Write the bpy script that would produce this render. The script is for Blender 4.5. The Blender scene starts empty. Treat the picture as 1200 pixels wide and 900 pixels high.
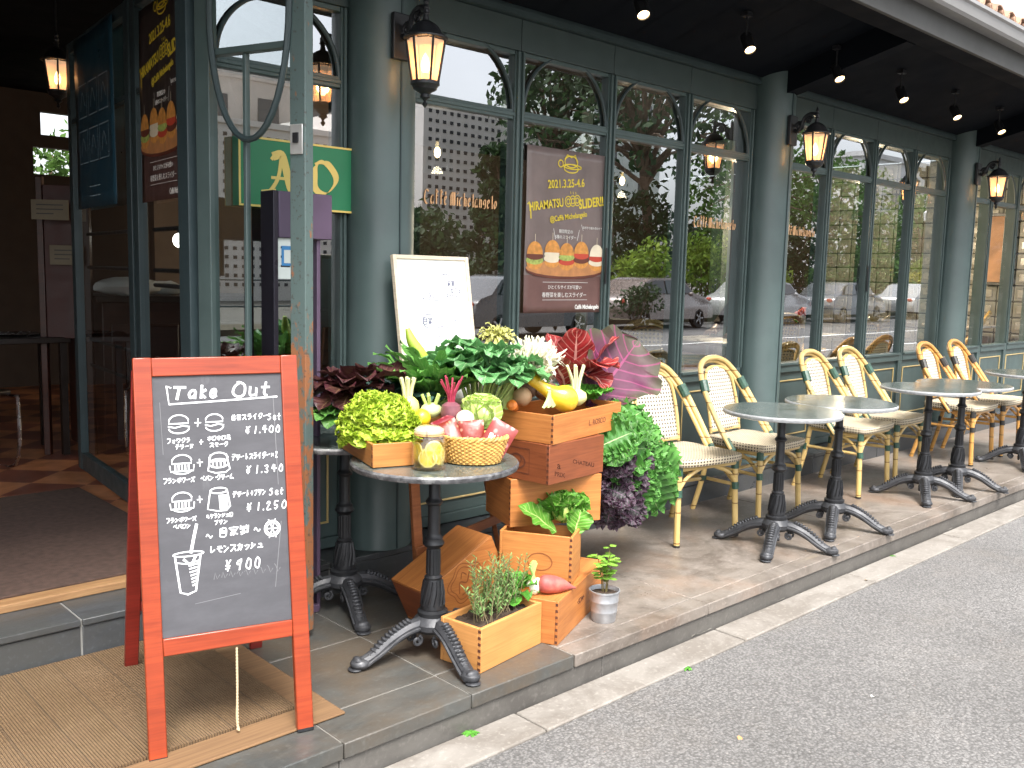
import bpy, bmesh, math, random
from mathutils import Vector as V, Matrix, Quaternion, noise as mnoise
R = math.radians
random.seed(7)
SC = bpy.context.scene
COL = SC.collection
# ------------------------------------------------------------------ camera
YAW, PITCH, ROLL = 0.756678, 0.119148, -0.0246075
cy, sy, cp, sp = math.cos(YAW), math.sin(YAW), math.cos(PITCH), math.sin(PITCH)
fw = V((sy*cp, cy*cp, -sp)); rt = V((cy, -sy, 0)); dn = fw.cross(rt)
r2 = math.cos(ROLL)*rt + math.sin(ROLL)*dn; d2 = -math.sin(ROLL)*rt + math.cos(ROLL)*dn
cam = bpy.data.cameras.new('camera'); camo = bpy.data.objects.new('camera', cam); COL.objects.link(camo)
mw = Matrix.Identity(4)
for i in range(3):
    mw[i][0] = r2[i]; mw[i][1] = -d2[i]; mw[i][2] = -fw[i]
mw[0][3], mw[1][3], mw[2][3] = 0, 0, 1.40
camo.matrix_world = mw
cam.sensor_width = 36; cam.lens = 1090/1200*36; cam.clip_start = .05; cam.clip_end = 500
SC.camera = camo
# ------------------------------------------------------------------ sky, sun, exposure
SUN_EL, SUN_AZ = 60, 205     # azimuth from +Y clockwise: the open street side
W = bpy.data.worlds.new("World"); SC.world = W; W.use_nodes = True
nt = W.node_tree; nt.nodes.clear()
sky = nt.nodes.new('ShaderNodeTexSky'); sky.sky_type = 'NISHITA'; sky.sun_disc = False
sky.sun_elevation = R(SUN_EL); sky.sun_rotation = R(SUN_AZ); sky.air_density = 1.0; sky.dust_density = 4.0; sky.ozone_density = 1.5
hs = nt.nodes.new('ShaderNodeHueSaturation'); hs.inputs['Saturation'].default_value = .22
tc = nt.nodes.new('ShaderNodeTexCoord'); nz = nt.nodes.new('ShaderNodeTexNoise')
nz.inputs['Scale'].default_value = 2.2; nz.inputs['Detail'].default_value = 6
mr = nt.nodes.new('ShaderNodeMapRange'); mr.inputs['From Min'].default_value = .3; mr.inputs['From Max'].default_value = .7
mr.inputs['To Min'].default_value = .8; mr.inputs['To Max'].default_value = 1.25
mx = nt.nodes.new('ShaderNodeMix'); mx.data_type = 'RGBA'; mx.blend_type = 'MULTIPLY'; mx.inputs[0].default_value = 1
bg = nt.nodes.new('ShaderNodeBackground'); bg.inputs['Strength'].default_value = .15
wo = nt.nodes.new('ShaderNodeOutputWorld')
L = nt.links.new
L(sky.outputs[0], hs.inputs['Color']); L(tc.outputs['Generated'], nz.inputs['Vector']); L(nz.outputs['Fac'], mr.inputs['Value'])
L(hs.outputs[0], mx.inputs[6]); L(mr.outputs[0], mx.inputs[7]); L(mx.outputs[2], bg.inputs['Color']); L(bg.outputs[0], wo.inputs['Surface'])
sun = bpy.data.lights.new('sun', 'SUN'); sun.energy = 1.8; sun.angle = R(24); sun.color = (1, .95, .88)
suno = bpy.data.objects.new('sun', sun); COL.objects.link(suno)
sd = V((math.sin(R(SUN_AZ))*math.cos(R(SUN_EL)), math.cos(R(SUN_AZ))*math.cos(R(SUN_EL)), math.sin(R(SUN_EL))))
suno.rotation_euler = sd.to_track_quat('Z', 'Y').to_euler()
vs = SC.view_settings; vs.view_transform = 'Standard'; vs.look = 'None'; vs.gamma = 1; vs.use_curve_mapping = False
vs.exposure = 1.65
try:
    SC.cycles.max_bounces = 8; SC.cycles.transparent_max_bounces = 24; SC.cycles.caustics_reflective = False; SC.cycles.caustics_refractive = False
    SC.cycles.use_denoising = True
except Exception: pass

# ------------------------------------------------------------------ node helper
class NT:
    def __init__(s, name):
        s.m = bpy.data.materials.new(name); s.m.use_nodes = True; s.t = s.m.node_tree; s.t.nodes.clear()
        s.out = s.n('OutputMaterial')
    def n(s, t): return s.t.nodes.new('ShaderNode'+t)
    def put(s, sock, v):
        if hasattr(v, 'is_output'): s.t.links.new(v, sock)
        elif isinstance(v, (tuple, list)) and sock.type == 'RGBA': sock.default_value = (*v[:3], 1)
        else: sock.default_value = v
    def math(s, op, a, b=0, c=0):
        n = s.n('Math'); n.operation = op
        s.put(n.inputs[0], a); s.put(n.inputs[1], b)
        if op in ('MULTIPLY_ADD', 'SMOOTH_MIN', 'COMPARE'): s.put(n.inputs[2], c)
        return n.outputs[0]
    def mix(s, f, a, b, mode='MIX'):
        n = s.n('Mix'); n.data_type = 'RGBA'; n.blend_type = mode
        s.put(n.inputs[0], f); s.put(n.inputs[6], a); s.put(n.inputs[7], b); return n.outputs[2]
    def co(s, kind='Object'):
        return s.n('TexCoord').outputs[kind]
    def map(s, vec, sc=(1, 1, 1), rot=(0, 0, 0)):
        n = s.n('Mapping'); s.put(n.inputs[0], vec); n.inputs['Scale'].default_value = sc; n.inputs['Rotation'].default_value = rot; return n.outputs[0]
    def noise(s, vec, scale=5, detail=4, rough=.55, dist=0):
        n = s.n('TexNoise'); s.put(n.inputs['Vector'], vec); n.inputs['Scale'].default_value = scale; n.inputs['Detail'].default_value = detail
        n.inputs['Roughness'].default_value = rough; n.inputs['Distortion'].default_value = dist; return n.outputs['Fac']
    def rng(s, v, a, b, c=0, d=1):
        n = s.n('MapRange'); s.put(n.inputs['Value'], v); n.inputs['From Min'].default_value = a; n.inputs['From Max'].default_value = b
        n.inputs['To Min'].default_value = c; n.inputs['To Max'].default_value = d; return n.outputs[0]
    def xyz(s, vec):
        n = s.n('SeparateXYZ'); s.put(n.inputs[0], vec); return n.outputs
    def comb(s, x, y, z=0):
        n = s.n('CombineXYZ'); s.put(n.inputs[0], x); s.put(n.inputs[1], y); s.put(n.inputs[2], z); return n.outputs[0]
    def bump(s, h, strength=.3, dist=.01):
        n = s.n('Bump'); s.put(n.inputs['Height'], h); n.inputs['Strength'].default_value = strength; n.inputs['Distance'].default_value = dist; return n.outputs[0]
    def pbr(s, col, rough=.5, metal=0, normal=None, emit=None, es=0, spec=None, coat=0, sub=0):
        n = s.n('BsdfPrincipled'); s.put(n.inputs['Base Color'], col); s.put(n.inputs['Roughness'], rough); s.put(n.inputs['Metallic'], metal)
        if normal is not None: s.put(n.inputs['Normal'], normal)
        if emit is not None: s.put(n.inputs['Emission Color'], emit); s.put(n.inputs['Emission Strength'], es)
        if spec is not None: n.inputs['Specular IOR Level'].default_value = spec
        if coat: n.inputs['Coat Weight'].default_value = coat; n.inputs['Coat Roughness'].default_value = .15
        return n.outputs[0]
    def fin(s, sh): s.t.links.new(sh, s.out.inputs['Surface']); return s.m

def mat(name, col, rough=.5, metal=0, var=.15, nscale=8, bump=0, bscale=60, bdist=.002, spec=None, coat=0, dark=None, dscale=3, damt=.5):
    """plain painted / raw surface with colour variation, optional dirt patches and a fine bump"""
    t = NT(name); o = t.co()
    f = t.rng(t.noise(o, nscale, 5), .3, .7, 1-var, 1+var)
    c = t.mix(1, col, t.comb(f, f, f), 'MULTIPLY')
    if dark is not None:
        c = t.mix(t.rng(t.noise(o, dscale, 6, .65), .48, .68, 0, damt), c, dark)
    nm = t.bump(t.noise(o, bscale, 4), bump, bdist) if bump else None
    rr = t.rng(t.noise(o, nscale*2, 3), .3, .7, max(.02, rough-.08), min(1, rough+.08))
    return t.fin(t.pbr(c, rr, metal, nm, spec=spec, coat=coat))

def wood(name, a, b, rough=.45, scale=1.0, coat=0):
    """grain runs along UV u (metres)"""
    t = NT(name); uv = t.co('UV'); info = t.n('ObjectInfo').outputs['Random']
    off = t.math('MULTIPLY', info, 7.3)
    x, y, z = t.xyz(uv)
    p = t.comb(t.math('ADD', t.math('MULTIPLY', x, 2.2*scale), off), t.math('MULTIPLY', y, 34*scale), off)
    g = t.noise(p, 1.6, 5, .6, .6)
    p2 = t.comb(t.math('ADD', t.math('MULTIPLY', x, 8*scale), off), t.math('MULTIPLY', y, 240*scale), off)
    g2 = t.noise(p2, 1, 3)
    c = t.mix(t.rng(g, .32, .68), a, b)
    c = t.mix(t.rng(g2, .45, .75, 0, .35), c, tuple(q*.45 for q in b))
    big = t.rng(t.noise(t.co(), 4, 3), .3, .7, .85, 1.12)
    c = t.mix(1, c, t.comb(big, big, big), 'MULTIPLY')
    return t.fin(t.pbr(c, rough, 0, t.bump(g2, .15, .001), coat=coat))

def leafmat(name, base, edge, rib, ribw=.06, vein=.5, edge0=.55, edge1=1.0, rough=.45, trans=.25, tipc=None, spot=None):
    """UV: u across (integer part = random leaf number), v along"""
    t = NT(name); x, y, z = t.xyz(t.co('UV'))
    k = t.math('FLOOR', x); u = t.math('SUBTRACT', x, k)
    s = t.math('ABSOLUTE', t.math('MULTIPLY_ADD', u, 2, -1))
    c = t.mix(t.rng(s, edge0, edge1), base, edge)
    if tipc: c = t.mix(t.rng(y, .55, 1), c, tipc)
    if spot:
        c = t.mix(t.rng(t.noise(t.co(), 45, 3), .52, .62, 0, .8), c, spot)
    vv = t.math('SINE', t.math('MULTIPLY', t.math('SUBTRACT', y, t.math('MULTIPLY', s, .22)), 50))
    vf = t.math('MULTIPLY', t.rng(vv, .8, 1), vein)
    c = t.mix(vf, c, rib)
    rw = t.math('MULTIPLY', t.math('SUBTRACT', 1.15, y), ribw)
    c = t.mix(t.math('LESS_THAN', s, rw), c, rib)
    wn = t.n('TexWhiteNoise'); wn.noise_dimensions = '1D'; t.put(wn.inputs['W'], k)
    f = t.rng(wn.outputs['Value'], 0, 1, .72, 1.2)
    f2 = t.math('MULTIPLY', f, t.rng(t.noise(t.co(), 30, 3), .3, .7, .85, 1.15))
    c = t.mix(1, c, t.comb(f2, f2, f2), 'MULTIPLY')
    nm = t.bump(t.math('ADD', vv, t.noise(t.co(), 90, 2)), .25, .002)
    p = t.pbr(c, rough, 0, nm, spec=.35)
    tr = t.n('BsdfTranslucent'); t.put(tr.inputs['Color'], c)
    m = t.n('MixShader'); m.inputs[0].default_value = trans
    t.t.links.new(p, m.inputs[1]); t.t.links.new(tr.outputs[0], m.inputs[2])
    return t.fin(m.outputs[0])

# ------------------------------------------------------------------ mesh builder
class MB:
    def __init__(s, M=None): s.v = []; s.f = []; s.uv = {}; s.mi = {}; s.M = M or Matrix.Identity(4); s.cur = 0
    def add(s, vs, fs, uvs=None):
        b = len(s.v); s.v += [s.M @ V(p) for p in vs]
        for i, f in enumerate(fs):
            if s.cur: s.mi[len(s.f)] = s.cur
            if uvs: s.uv[len(s.f)] = [uvs[k] for k in f]
            s.f.append([b+k for k in f])
        return s
    def box(s, c, d, rot=None):
        c = V(c); h = V(d)*.5
        vs = [V((x*h.x, y*h.y, z*h.z)) for x in (-1, 1) for y in (-1, 1) for z in (-1, 1)]
        if rot is not None:
            q = rot if isinstance(rot, Matrix) else Matrix.Rotation(rot, 3, 'Z'); vs = [q @ p for p in vs]
        return s.add([c+p for p in vs], [(0, 1, 3, 2), (4, 6, 7, 5), (0, 4, 5, 1), (2, 3, 7, 6), (0, 2, 6, 4), (1, 5, 7, 3)])
    def bb(s, a, b):
        a, b = V(a), V(b); return s.box((a+b)/2, b-a)
    def tube(s, pts, r, n=10, closed=False, cap=True, flat=1):
        pts = [V(p) for p in pts]; m = len(pts); rs = r if isinstance(r, (list, tuple)) else [r]*m
        rings = []; up = None; vs = []
        for i, p in enumerate(pts):
            a = pts[i-1] if (i > 0 or closed) else p; b = pts[(i+1) % m] if (i < m-1 or closed) else p
            t = (b-a); t = t.normalized() if t.length > 1e-9 else V((0, 0, 1))
            if up is None: up = V((0, 0, 1)) if abs(t.z) < .9 else V((1, 0, 0))
            x = up - t*up.dot(t); x.normalize(); up = x; y = t.cross(x)
            for k in range(n):
                an = 2*math.pi*k/n; vs.append(p + (x*math.cos(an)*flat + y*math.sin(an))*rs[i])
        fs = []
        for i in range(m if closed else m-1):
            j = (i+1) % m
            for k in range(n):
                l = (k+1) % n; fs.append((i*n+k, i*n+l, j*n+l, j*n+k))
        if cap and not closed: fs.append(tuple(range(n))[::-1]); fs.append(tuple((m-1)*n+k for k in range(n)))
        return s.add(vs, fs)
    def lathe(s, prof, c=(0, 0, 0), n=24, cap=True, sx=1, sy=1, twist=None):
        c = V(c); vs = []
        for (r, z) in prof:
            for k in range(n):
                a = 2*math.pi*k/n; vs.append(c+V((r*math.cos(a)*sx, r*math.sin(a)*sy, z)))
        fs = [(i*n+k, i*n+(k+1) % n, (i+1)*n+(k+1) % n, (i+1)*n+k) for i in range(len(prof)-1) for k in range(n)]
        if cap:
            if prof[0][0] > 1e-5: fs.append(tuple(range(n))[::-1])
            if prof[-1][0] > 1e-5: fs.append(tuple((len(prof)-1)*n+k for k in range(n)))
        return s.add(vs, fs)
    def grid(s, fn, nu, nv, uvf=None):
        vs = [fn(i/nu, j/nv) for j in range(nv+1) for i in range(nu+1)]; w = nu+1
        uv = [uvf(i/nu, j/nv) for j in range(nv+1) for i in range(nu+1)] if uvf else None
        return s.add(vs, [(j*w+i, j*w+i+1, (j+1)*w+i+1, (j+1)*w+i) for j in range(nv) for i in range(nu)], uv)
    def blob(s, c, r, n=16, m=10, amp=.08, fr=3, sc=(1, 1, 1), rot=None, seed=0):
        c = V(c); vs = []; q = rot or Matrix.Identity(3)
        for j in range(m+1):
            th = math.pi*j/m
            for i in range(n):
                a = 2*math.pi*i/n; d = V((math.sin(th)*math.cos(a), math.sin(th)*math.sin(a), -math.cos(th)))
                k = 1+amp*mnoise.noise(d*fr+V((seed, seed*.7, 0)))
                vs.append(c + q @ V((d.x*r*k*sc[0], d.y*r*k*sc[1], d.z*r*k*sc[2])))
        return s.add(vs, [(j*n+i, j*n+(i+1) % n, (j+1)*n+(i+1) % n, (j+1)*n+i) for j in range(m) for i in range(n)])
    def prism(s, out, h, M=None):
        M = M or Matrix.Identity(4); n = len(out)
        vs = [M @ V((x, y, 0)) for x, y in out] + [M @ V((x, y, h)) for x, y in out]
        return s.add(vs, [tuple(range(n))[::-1], tuple(range(n, 2*n))] + [(k, (k+1) % n, n+(k+1) % n, n+k) for k in range(n)])
    def poly(s, pts): return s.add(pts, [tuple(range(len(pts)))])
    def ribbon(s, pts, w, M, nib=None, lift=0):
        """flat pen stroke in the XY plane of M (x right, y up)"""
        pts = [V((p[0], p[1], 0)) for p in pts]; m = len(pts)
        if m < 2: return s
        s.nr = (getattr(s, 'nr', 0)+1) % 30; lift += s.nr*4e-5
        vs = []
        for i, p in enumerate(pts):
            if nib is None:
                t = (pts[min(i+1, m-1)]-pts[max(i-1, 0)]); t = t.normalized() if t.length > 1e-9 else V((1, 0, 0)); nn = V((-t.y, t.x, 0))
                if i == 0: p = p - t*w*.3
                if i == m-1: p = p + t*w*.3
            else: nn = V((math.cos(nib), math.sin(nib), 0))
            vs += [M @ (p+nn*w/2+V((0, 0, lift))), M @ (p-nn*w/2+V((0, 0, lift)))]
        return s.add(vs, [(2*i, 2*i+1, 2*i+3, 2*i+2) for i in range(m-1)])
    def build(s, name, mats, parent=None, smooth=35, bevel=0, seg=2, kind=None, solid=0, recalc=True):
        me = bpy.data.meshes.new(name); me.from_pydata([tuple(p) for p in s.v], [], s.f)
        mats = mats if isinstance(mats, (list, tuple)) else [mats]
        for m in mats: me.materials.append(m)
        uvl = me.uv_layers.new(name='UVMap').data
        for fi, p in enumerate(me.polygons):
            p.material_index = s.mi.get(fi, 0)
            if fi in s.uv:
                for li, q in zip(p.loop_indices, s.uv[fi]): uvl[li].uv = q
            else:
                n = p.normal; a = (abs(n.x), abs(n.y), abs(n.z)); k = a.index(max(a))
                for li in p.loop_indices:
                    c = me.vertices[me.loops[li].vertex_index].co
                    uvl[li].uv = (c.y, c.z) if k == 0 else (c.x, c.z) if k == 1 else (c.x, c.y)
        if recalc:
            bm = bmesh.new(); bm.from_mesh(me); bmesh.ops.recalc_face_normals(bm, faces=bm.faces); bm.to_mesh(me); bm.free()
        if smooth:
            me.polygons.foreach_set('use_smooth', [True]*len(me.polygons)); me.set_sharp_from_angle(angle=R(smooth))
        me.update()
        o = bpy.data.objects.new(name, me); COL.objects.link(o)
        if parent is not None: o.parent = parent
        if solid:
            md = o.modifiers.new('thickness', 'SOLIDIFY'); md.thickness = solid; md.offset = 0
        if bevel:
            md = o.modifiers.new('bevel', 'BEVEL'); md.width = bevel; md.segments = seg; md.limit_method = 'ANGLE'; md.angle_limit = R(40)
        if kind: o['kind'] = kind
        return o

def tag(o, label=None, cat=None, group=None, kind=None):
    if label: o['label'] = label
    if cat: o['category'] = cat
    if group: o['group'] = group
    if kind: o['kind'] = kind
    return o
def empty(name, loc=(0, 0, 0), rz=0, label=None, cat=None, group=None):
    o = bpy.data.objects.new(name, None); COL.objects.link(o); o.location = loc; o.rotation_euler = (0, 0, rz); o.empty_display_size = .1
    return tag(o, label, cat, group)
def dup(o, loc=None, rz=None, label=None, group=None, parent=None):
    c = o.copy(); COL.objects.link(c); c.parent = parent
    for ch in list(o.children): dup(ch, parent=c)
    if loc is not None: c.location = loc
    if rz is not None: c.rotation_euler = (0, 0, rz)
    return tag(c, label, None, group)
def placed(mb_fn):  # small sugar for loops
    return mb_fn
def arc(c, r, a0, a1, n, ax='XZ'):
    out = []
    for i in range(n+1):
        a = R(a0+(a1-a0)*i/n); p, q = r*math.cos(a), r*math.sin(a)
        out.append((c[0]+p, c[1], c[2]+q) if ax == 'XZ' else (c[0], c[1]+p, c[2]+q) if ax == 'YZ' else (c[0]+p, c[1]+q, c[2]))
    return out
def smoothpts(pts, n=6):
    """Catmull-Rom through pts"""
    P = [V(p) for p in pts]; P = [P[0]*2-P[1]]+P+[P[-1]*2-P[-2]]; out = []
    for i in range(1, len(P)-2):
        for k in range(n):
            t = k/n; a, b, c, d = P[i-1], P[i], P[i+1], P[i+2]
            out.append(.5*((2*b)+(c-a)*t+(2*a-5*b+4*c-d)*t*t+(3*b-a-3*c+d)*t**3))
    return out+[P[-2]]
def text(s, size, m, M, parent, name='lettering', align='CENTER', extrude=.0006, sx=1, offset=0, shear=0):
    cu = bpy.data.curves.new(name, 'FONT'); cu.body = s; cu.size = size; cu.align_x = align; cu.extrude = extrude; cu.offset = offset; cu.shear = shear
    cu.resolution_u = 3
    tmp = bpy.data.objects.new('tmp', cu); COL.objects.link(tmp)
    bpy.context.view_layer.update()
    me = bpy.data.meshes.new_from_object(tmp.evaluated_get(bpy.context.evaluated_depsgraph_get()))
    bpy.data.objects.remove(tmp); bpy.data.curves.remove(cu)
    me.name = name; me.transform(M @ Matrix.Diagonal((sx, 1, 1, 1))); me.materials.clear(); me.materials.append(m)
    o = bpy.data.objects.new(name, me); COL.objects.link(o); o.parent = parent
    return o
# stroke alphabet on a 10 x 10 grid (x right, y down), strokes by ';', points as two digits
G = {
'ア': "11 91 64;53 57 29", 'フ': "11 81 76 39", 'ォ': "24 84;63 69 59;64 28", 'オ': "13 93;61 69 49;63 18", 'ワ': "12 15;12 82 76 49",
'グ': "41 15;41 81 76 39;83 94;91 92", 'ラ': "21 71;14 84 76 39", 'テ': "21 81;14 94;54 56 39", 'リ': "21 25;71 75 49", 'ー': "15 94",
'ヌ': "12 82 65 29;34 78", 'ホ': "13 93;51 59 48;35 17;75 97", 'ロ': "12 82 78 18 12", '鳥': "42 31;21 26;21 71 74;23 73;24 74;26 96;26 86 99 79;17 18;37 38;57 58",
'ス': "12 82 65 19;65 99", 'モ': "22 82;14 94;42 47 58 88", 'ク': "41 15;41 81 76 39", 'デ': "21 71;14 94;54 56 39;81 82;91 92", 'ザ': "13 93;32 36;72 76 49;82 83;92 93",
'ト': "41 49;44 77", 'イ': "71 15;54 59", 'ダ': "41 15;41 81 76 39;35 67;91 92", '×': "23 77;73 27", 'プ': "12 72 66 39;81 92 81", 'ン': "12 33;19 84",
'ボ': "13 83;51 59 48;35 17;75 97;81 82;91 92", 'ズ': "12 72 55 19;55 89;81 82;91 92", 'ペ': "15 43 98;72 81 82 72", 'パ': "32 18;62 98;81 92 81", 'カ': "13 83 77 69 57;41 45 19",
'ッ': "24 35;53 54;84 76 49", 'シ': "22 33;14 25;18 84", 'ュ': "34 74 68;18 98", 'ム': "41 18 88;67 99", 'ミ': "22 73;24 75;26 88", 'ケ': "31 15;23 93;63 65 39",
'ジ': "22 33;14 25;18 84;72 73;82 83", 'ェ': "24 84;54 58;18 98", 'レ': "21 28 85", '・': "54 55", '。': "27 38 29 18 27",
'前': "31 42;71 62;13 93;25 29;25 45 49 39;26 46;27 47;65 68;85 89 79", '菜': "12 92;31 33;71 73;24 84;34 35;54 55;74 65;16 96;55 59;56 29;56 89",
'自': "51 42;22 29;22 82 89 29;24 84;26 86", '家': "51 52;13 12 92 93;24 84;54 27;45 57 59 48;46 28;47 29;75 57;57 98",
'製': "12 52;11 14;33 36;13 53 55;71 74;91 95 84;57 58;17 97;56 29;29 48;57 98;84 97",
'～': "15 33 55 77 95", '+': "52 58;25 85", '¥': "31 44 49;71 44;25 65;27 67", '.': "48 49", ' ': "",
'0': "51 33 27 49 69 77 73 51", '1': "51 49", '2': "23 41 62 54 29 79", '3': "22 51 63 45 67 49 28", '4': "41 25 85;61 59", '5': "71 31 25 55 67 49 28", '9': "72 42 24 45 73 71 59",
'S': "71 41 23 54 67 39 18", 'e': "26 66 64 34 27 49 78", 't': "51 48 69;24 84",
'T': "12 92;52 39", 'a': "74 44 26 28 49 77 74 79", 'k': "31 39;74 36 79", 'O': "51 23 17 49 79 97 93 61 41", 'u': "24 28 49 78 74 79",
# broad-nib letters
'C': "82 61 31 14 17 49 79", 'f': "72 51 42 40;34 74;42 49", 'è': "27 65 54 34 27 49 78;41 53", 'M': "19 13 22 31 42 49;42 61 72 79;72 91 96 99", 'i': "44 49;42 51", 'c': "74 44 26 28 49 78",
'h': "31 39;35 54 75 79", 'l': "41 48 59", 'n': "24 34 39;35 54 75 79", 'g': "74 44 26 47 76;74 79 49", 'o': "54 26 27 49 77 75 54",
'A': "08 29;51 28;41 61 89 99;36 76", }
def strokes(mb, s, x, y, h, w, M, adv=1.0, nib=None, slant=0, jit=.0, sub=0, wx=None):
    """write s with its left top at x,y (board units, y up), letter height h"""
    for ch in s:
        wide = .55 if ch in '1.・ilt' else .4 if ch == ' ' else .8 if ch in '023459aekufgcnoèh+' else 1.0
        for st in (G.get(ch, '') or '').split(';'):
            P = [(int(a[0]), int(a[1])) for a in st.split()]
            if len(P) < 2: continue
            pts = []
            for (px, py) in P:
                yy = y-h*py/10+random.uniform(-jit, jit)*h; xx = x+h*(px/10*(.9 if wide > .9 else .8))*adv + slant*(h*(1-py/10)) + random.uniform(-jit, jit)*h
                pts.append((xx, yy, 0))
            if len(pts) > 2: pts = smoothpts(pts, 4)
            mb.ribbon(pts, w, M, nib, sub)
        x += h*wide*adv
    return x
# ------------------------------------------------------------------ materials
m_green = mat('green_paint', (.072, .106, .103), .42, var=.10, nscale=5, bump=.12, bscale=25, bdist=.003, dark=(.05, .07, .07), dscale=2.2, damt=.35)
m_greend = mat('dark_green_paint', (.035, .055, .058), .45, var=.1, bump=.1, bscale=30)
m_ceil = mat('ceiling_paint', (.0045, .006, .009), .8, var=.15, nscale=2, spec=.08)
m_fascia = mat('fascia_boards', (.05, .05, .048), .7, var=.15, nscale=3, dark=(.05, .05, .05))
m_gutter = mat('gutter_metal', (.25, .245, .245), .4, var=.08, nscale=3, dark=(.2, .2, .2), damt=.5)
m_rooft = mat('terracotta_tile', (.36, .21, .14), .75, var=.3, nscale=9, bump=.3, bscale=40)
m_gold = mat('gold_trim', (.62, .46, .20), .4, var=.08)
m_goldtxt = mat('gold_lettering', (.75, .42, .20), .5, var=.06)
m_black = mat('black_iron', (.022, .023, .026), .42, 0.3, var=.25, nscale=20, bump=.3, bscale=90)
m_iron = mat('cast_iron', (.052, .054, .060), .48, .35, var=.25, nscale=25, bump=.5, bscale=70, dark=(.11, .11, .115), dscale=9, damt=.5)
m_dark = mat('dark_wood', (.014, .008, .006), .4, var=.2)
m_woodint = wood('mahogany', (.055, .016, .009), (.03, .009, .006), .35)
m_white = mat('white_paint', (.8, .8, .78), .5, var=.04)
m_paper = mat('white_paper', (.75, .73, .68), .7, var=.05)
m_steel = mat('steel', (.5, .5, .52), .25, 1, var=.05)
m_rubber = mat('black_rubber', (.02, .02, .02), .8)
m_soil = mat('potting_soil', (.045, .028, .018), .95, var=.5, nscale=60, bump=1, bscale=120, bdist=.006)
m_brickline = None

def glass_mat(name, refl=.37, tint=(.80, .86, .86), rough=.0, ray=0):
    t = NT(name); lw = t.n('LayerWeight'); lw.inputs['Blend'].default_value = .5
    f = t.math('MINIMUM', t.math('MULTIPLY_ADD', t.math('POWER', lw.outputs['Facing'], 3), 1-refl, refl), .95)
    a = t.n('BsdfTransparent'); t.put(a.inputs['Color'], tint)
    b = t.n('BsdfGlossy'); b.inputs['Roughness'].default_value = rough; t.put(b.inputs['Color'], (.95, .97, 1))
    w = t.noise(t.map(t.co(), (1, 1, 1)), 1.3, 2); t.put(b.inputs['Normal'], t.bump(w, .02, .02))
    m = t.n('MixShader'); t.put(m.inputs[0], f); t.t.links.new(a.outputs[0], m.inputs[1]); t.t.links.new(b.outputs[0], m.inputs[2])
    return t.fin(m.outputs[0])
m_glass = glass_mat('window_glass')
m_glass2 = glass_mat('door_glass', .06)
t = NT('clear_pane'); a_ = t.n('BsdfTransparent'); t.put(a_.inputs['Color'], (.93, .95, .94)); b_ = t.n('BsdfGlossy'); b_.inputs['Roughness'].default_value = .02; m = t.n('MixShader'); m.inputs[0].default_value = .07; t.t.links.new(a_.outputs[0], m.inputs[1]); t.t.links.new(b_.outputs[0], m.inputs[2]); m_glass3 = t.fin(m.outputs[0])
m_jar = glass_mat('jar_glass', .05, (.96, .97, .95))

def road_mat():
    t = NT('asphalt'); o = t.co()
    v = t.n('TexVoronoi'); t.put(v.inputs['Vector'], o); v.inputs['Scale'].default_value = 105
    d = v.outputs['Distance']; cc = t.n('SeparateColor'); t.put(cc.inputs[0], v.outputs['Color'])
    v2 = t.n('TexVoronoi'); t.put(v2.inputs['Vector'], o); v2.inputs['Scale'].default_value = 260
    g = t.rng(cc.outputs[0], 0, 1, .125, .20)
    c = t.comb(g, t.math('MULTIPLY', g, .97), t.math('MULTIPLY', g, .95))
    c = t.mix(t.rng(cc.outputs[1], .92, .99, 0, .5), c, (.28, .265, .25))
    c = t.mix(t.rng(d, .36, .68, 0, .6), c, (.06, .058, .056))
    f = t.rng(t.noise(o, .55, 5, .6), .3, .7, .75, 1.3)
    c = t.mix(1, c, t.comb(f, f, f), 'MULTIPLY')
    c = t.mix(t.rng(t.noise(o, 1.3, 6, .7), .55, .75, 0, .35), c, (.17, .15, .13))
    h = t.math('ADD', t.math('MULTIPLY', d, -1.0), t.math('MULTIPLY', v2.outputs['Distance'], -.4))
    return t.fin(t.pbr(c, .8, 0, t.bump(h, .55, .006)))
def slate_mat(name, a, b, stain, rough=.45, sc=1.0, pink=None):
    t = NT(name); o = t.co(); f = t.noise(t.map(o, (1.2*sc, 3*sc, 2)), 2.2, 8, .68, .4)
    c = t.mix(t.rng(f, .3, .7), a, b)
    c = t.mix(t.rng(t.noise(o, 1.7*sc, 7, .7, .8), .44, .60, 0, .8), c, stain)
    c = t.mix(t.rng(t.noise(t.map(o, (1, 1.6, 1), (0, 0, .5)), 5.5*sc, 7, .72, .5), .54, .68, 0, .5), c, tuple(q*.8 for q in stain))
    if pink: c = t.mix(t.rng(t.noise(t.map(o, (1, 1, 1), (0, 0, 1)), .9, 5, .6, .5), .5, .72, 0, .7), c, pink)
    c = t.mix(t.rng(t.noise(o, 55, 4), .55, .8, 0, .35), c, tuple(min(1, q*1.9) for q in b))
    h = t.math('ADD', f, t.math('MULTIPLY', t.noise(o, 70, 4), .25))
    return t.fin(t.pbr(c, t.rng(f, .3, .7, rough-.14, rough+.12), 0, t.bump(h, .35, .006)))
m_road = road_mat()
m_slate = slate_mat('slate_tile', (.048, .051, .050), (.092, .094, .088), (.085, .068, .050), .40, pink=(.12, .085, .055))
m_stone = slate_mat('stained_stone_slab', (.18, .155, .132), (.25, .22, .195), (.095, .077, .063), .40, pink=(.26, .165, .11))
m_plinth = slate_mat('dark_slate', (.030, .034, .040), (.075, .082, .09), (.06, .062, .06), .38)
m_riser = slate_mat('riser_stone', (.085, .080, .073), (.125, .118, .108), (.07, .065, .06), .55)
m_kerb = slate_mat('kerb_concrete', (.20, .183, .163), (.27, .25, .225), (.155, .137, .118), .75, 1.5)
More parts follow.
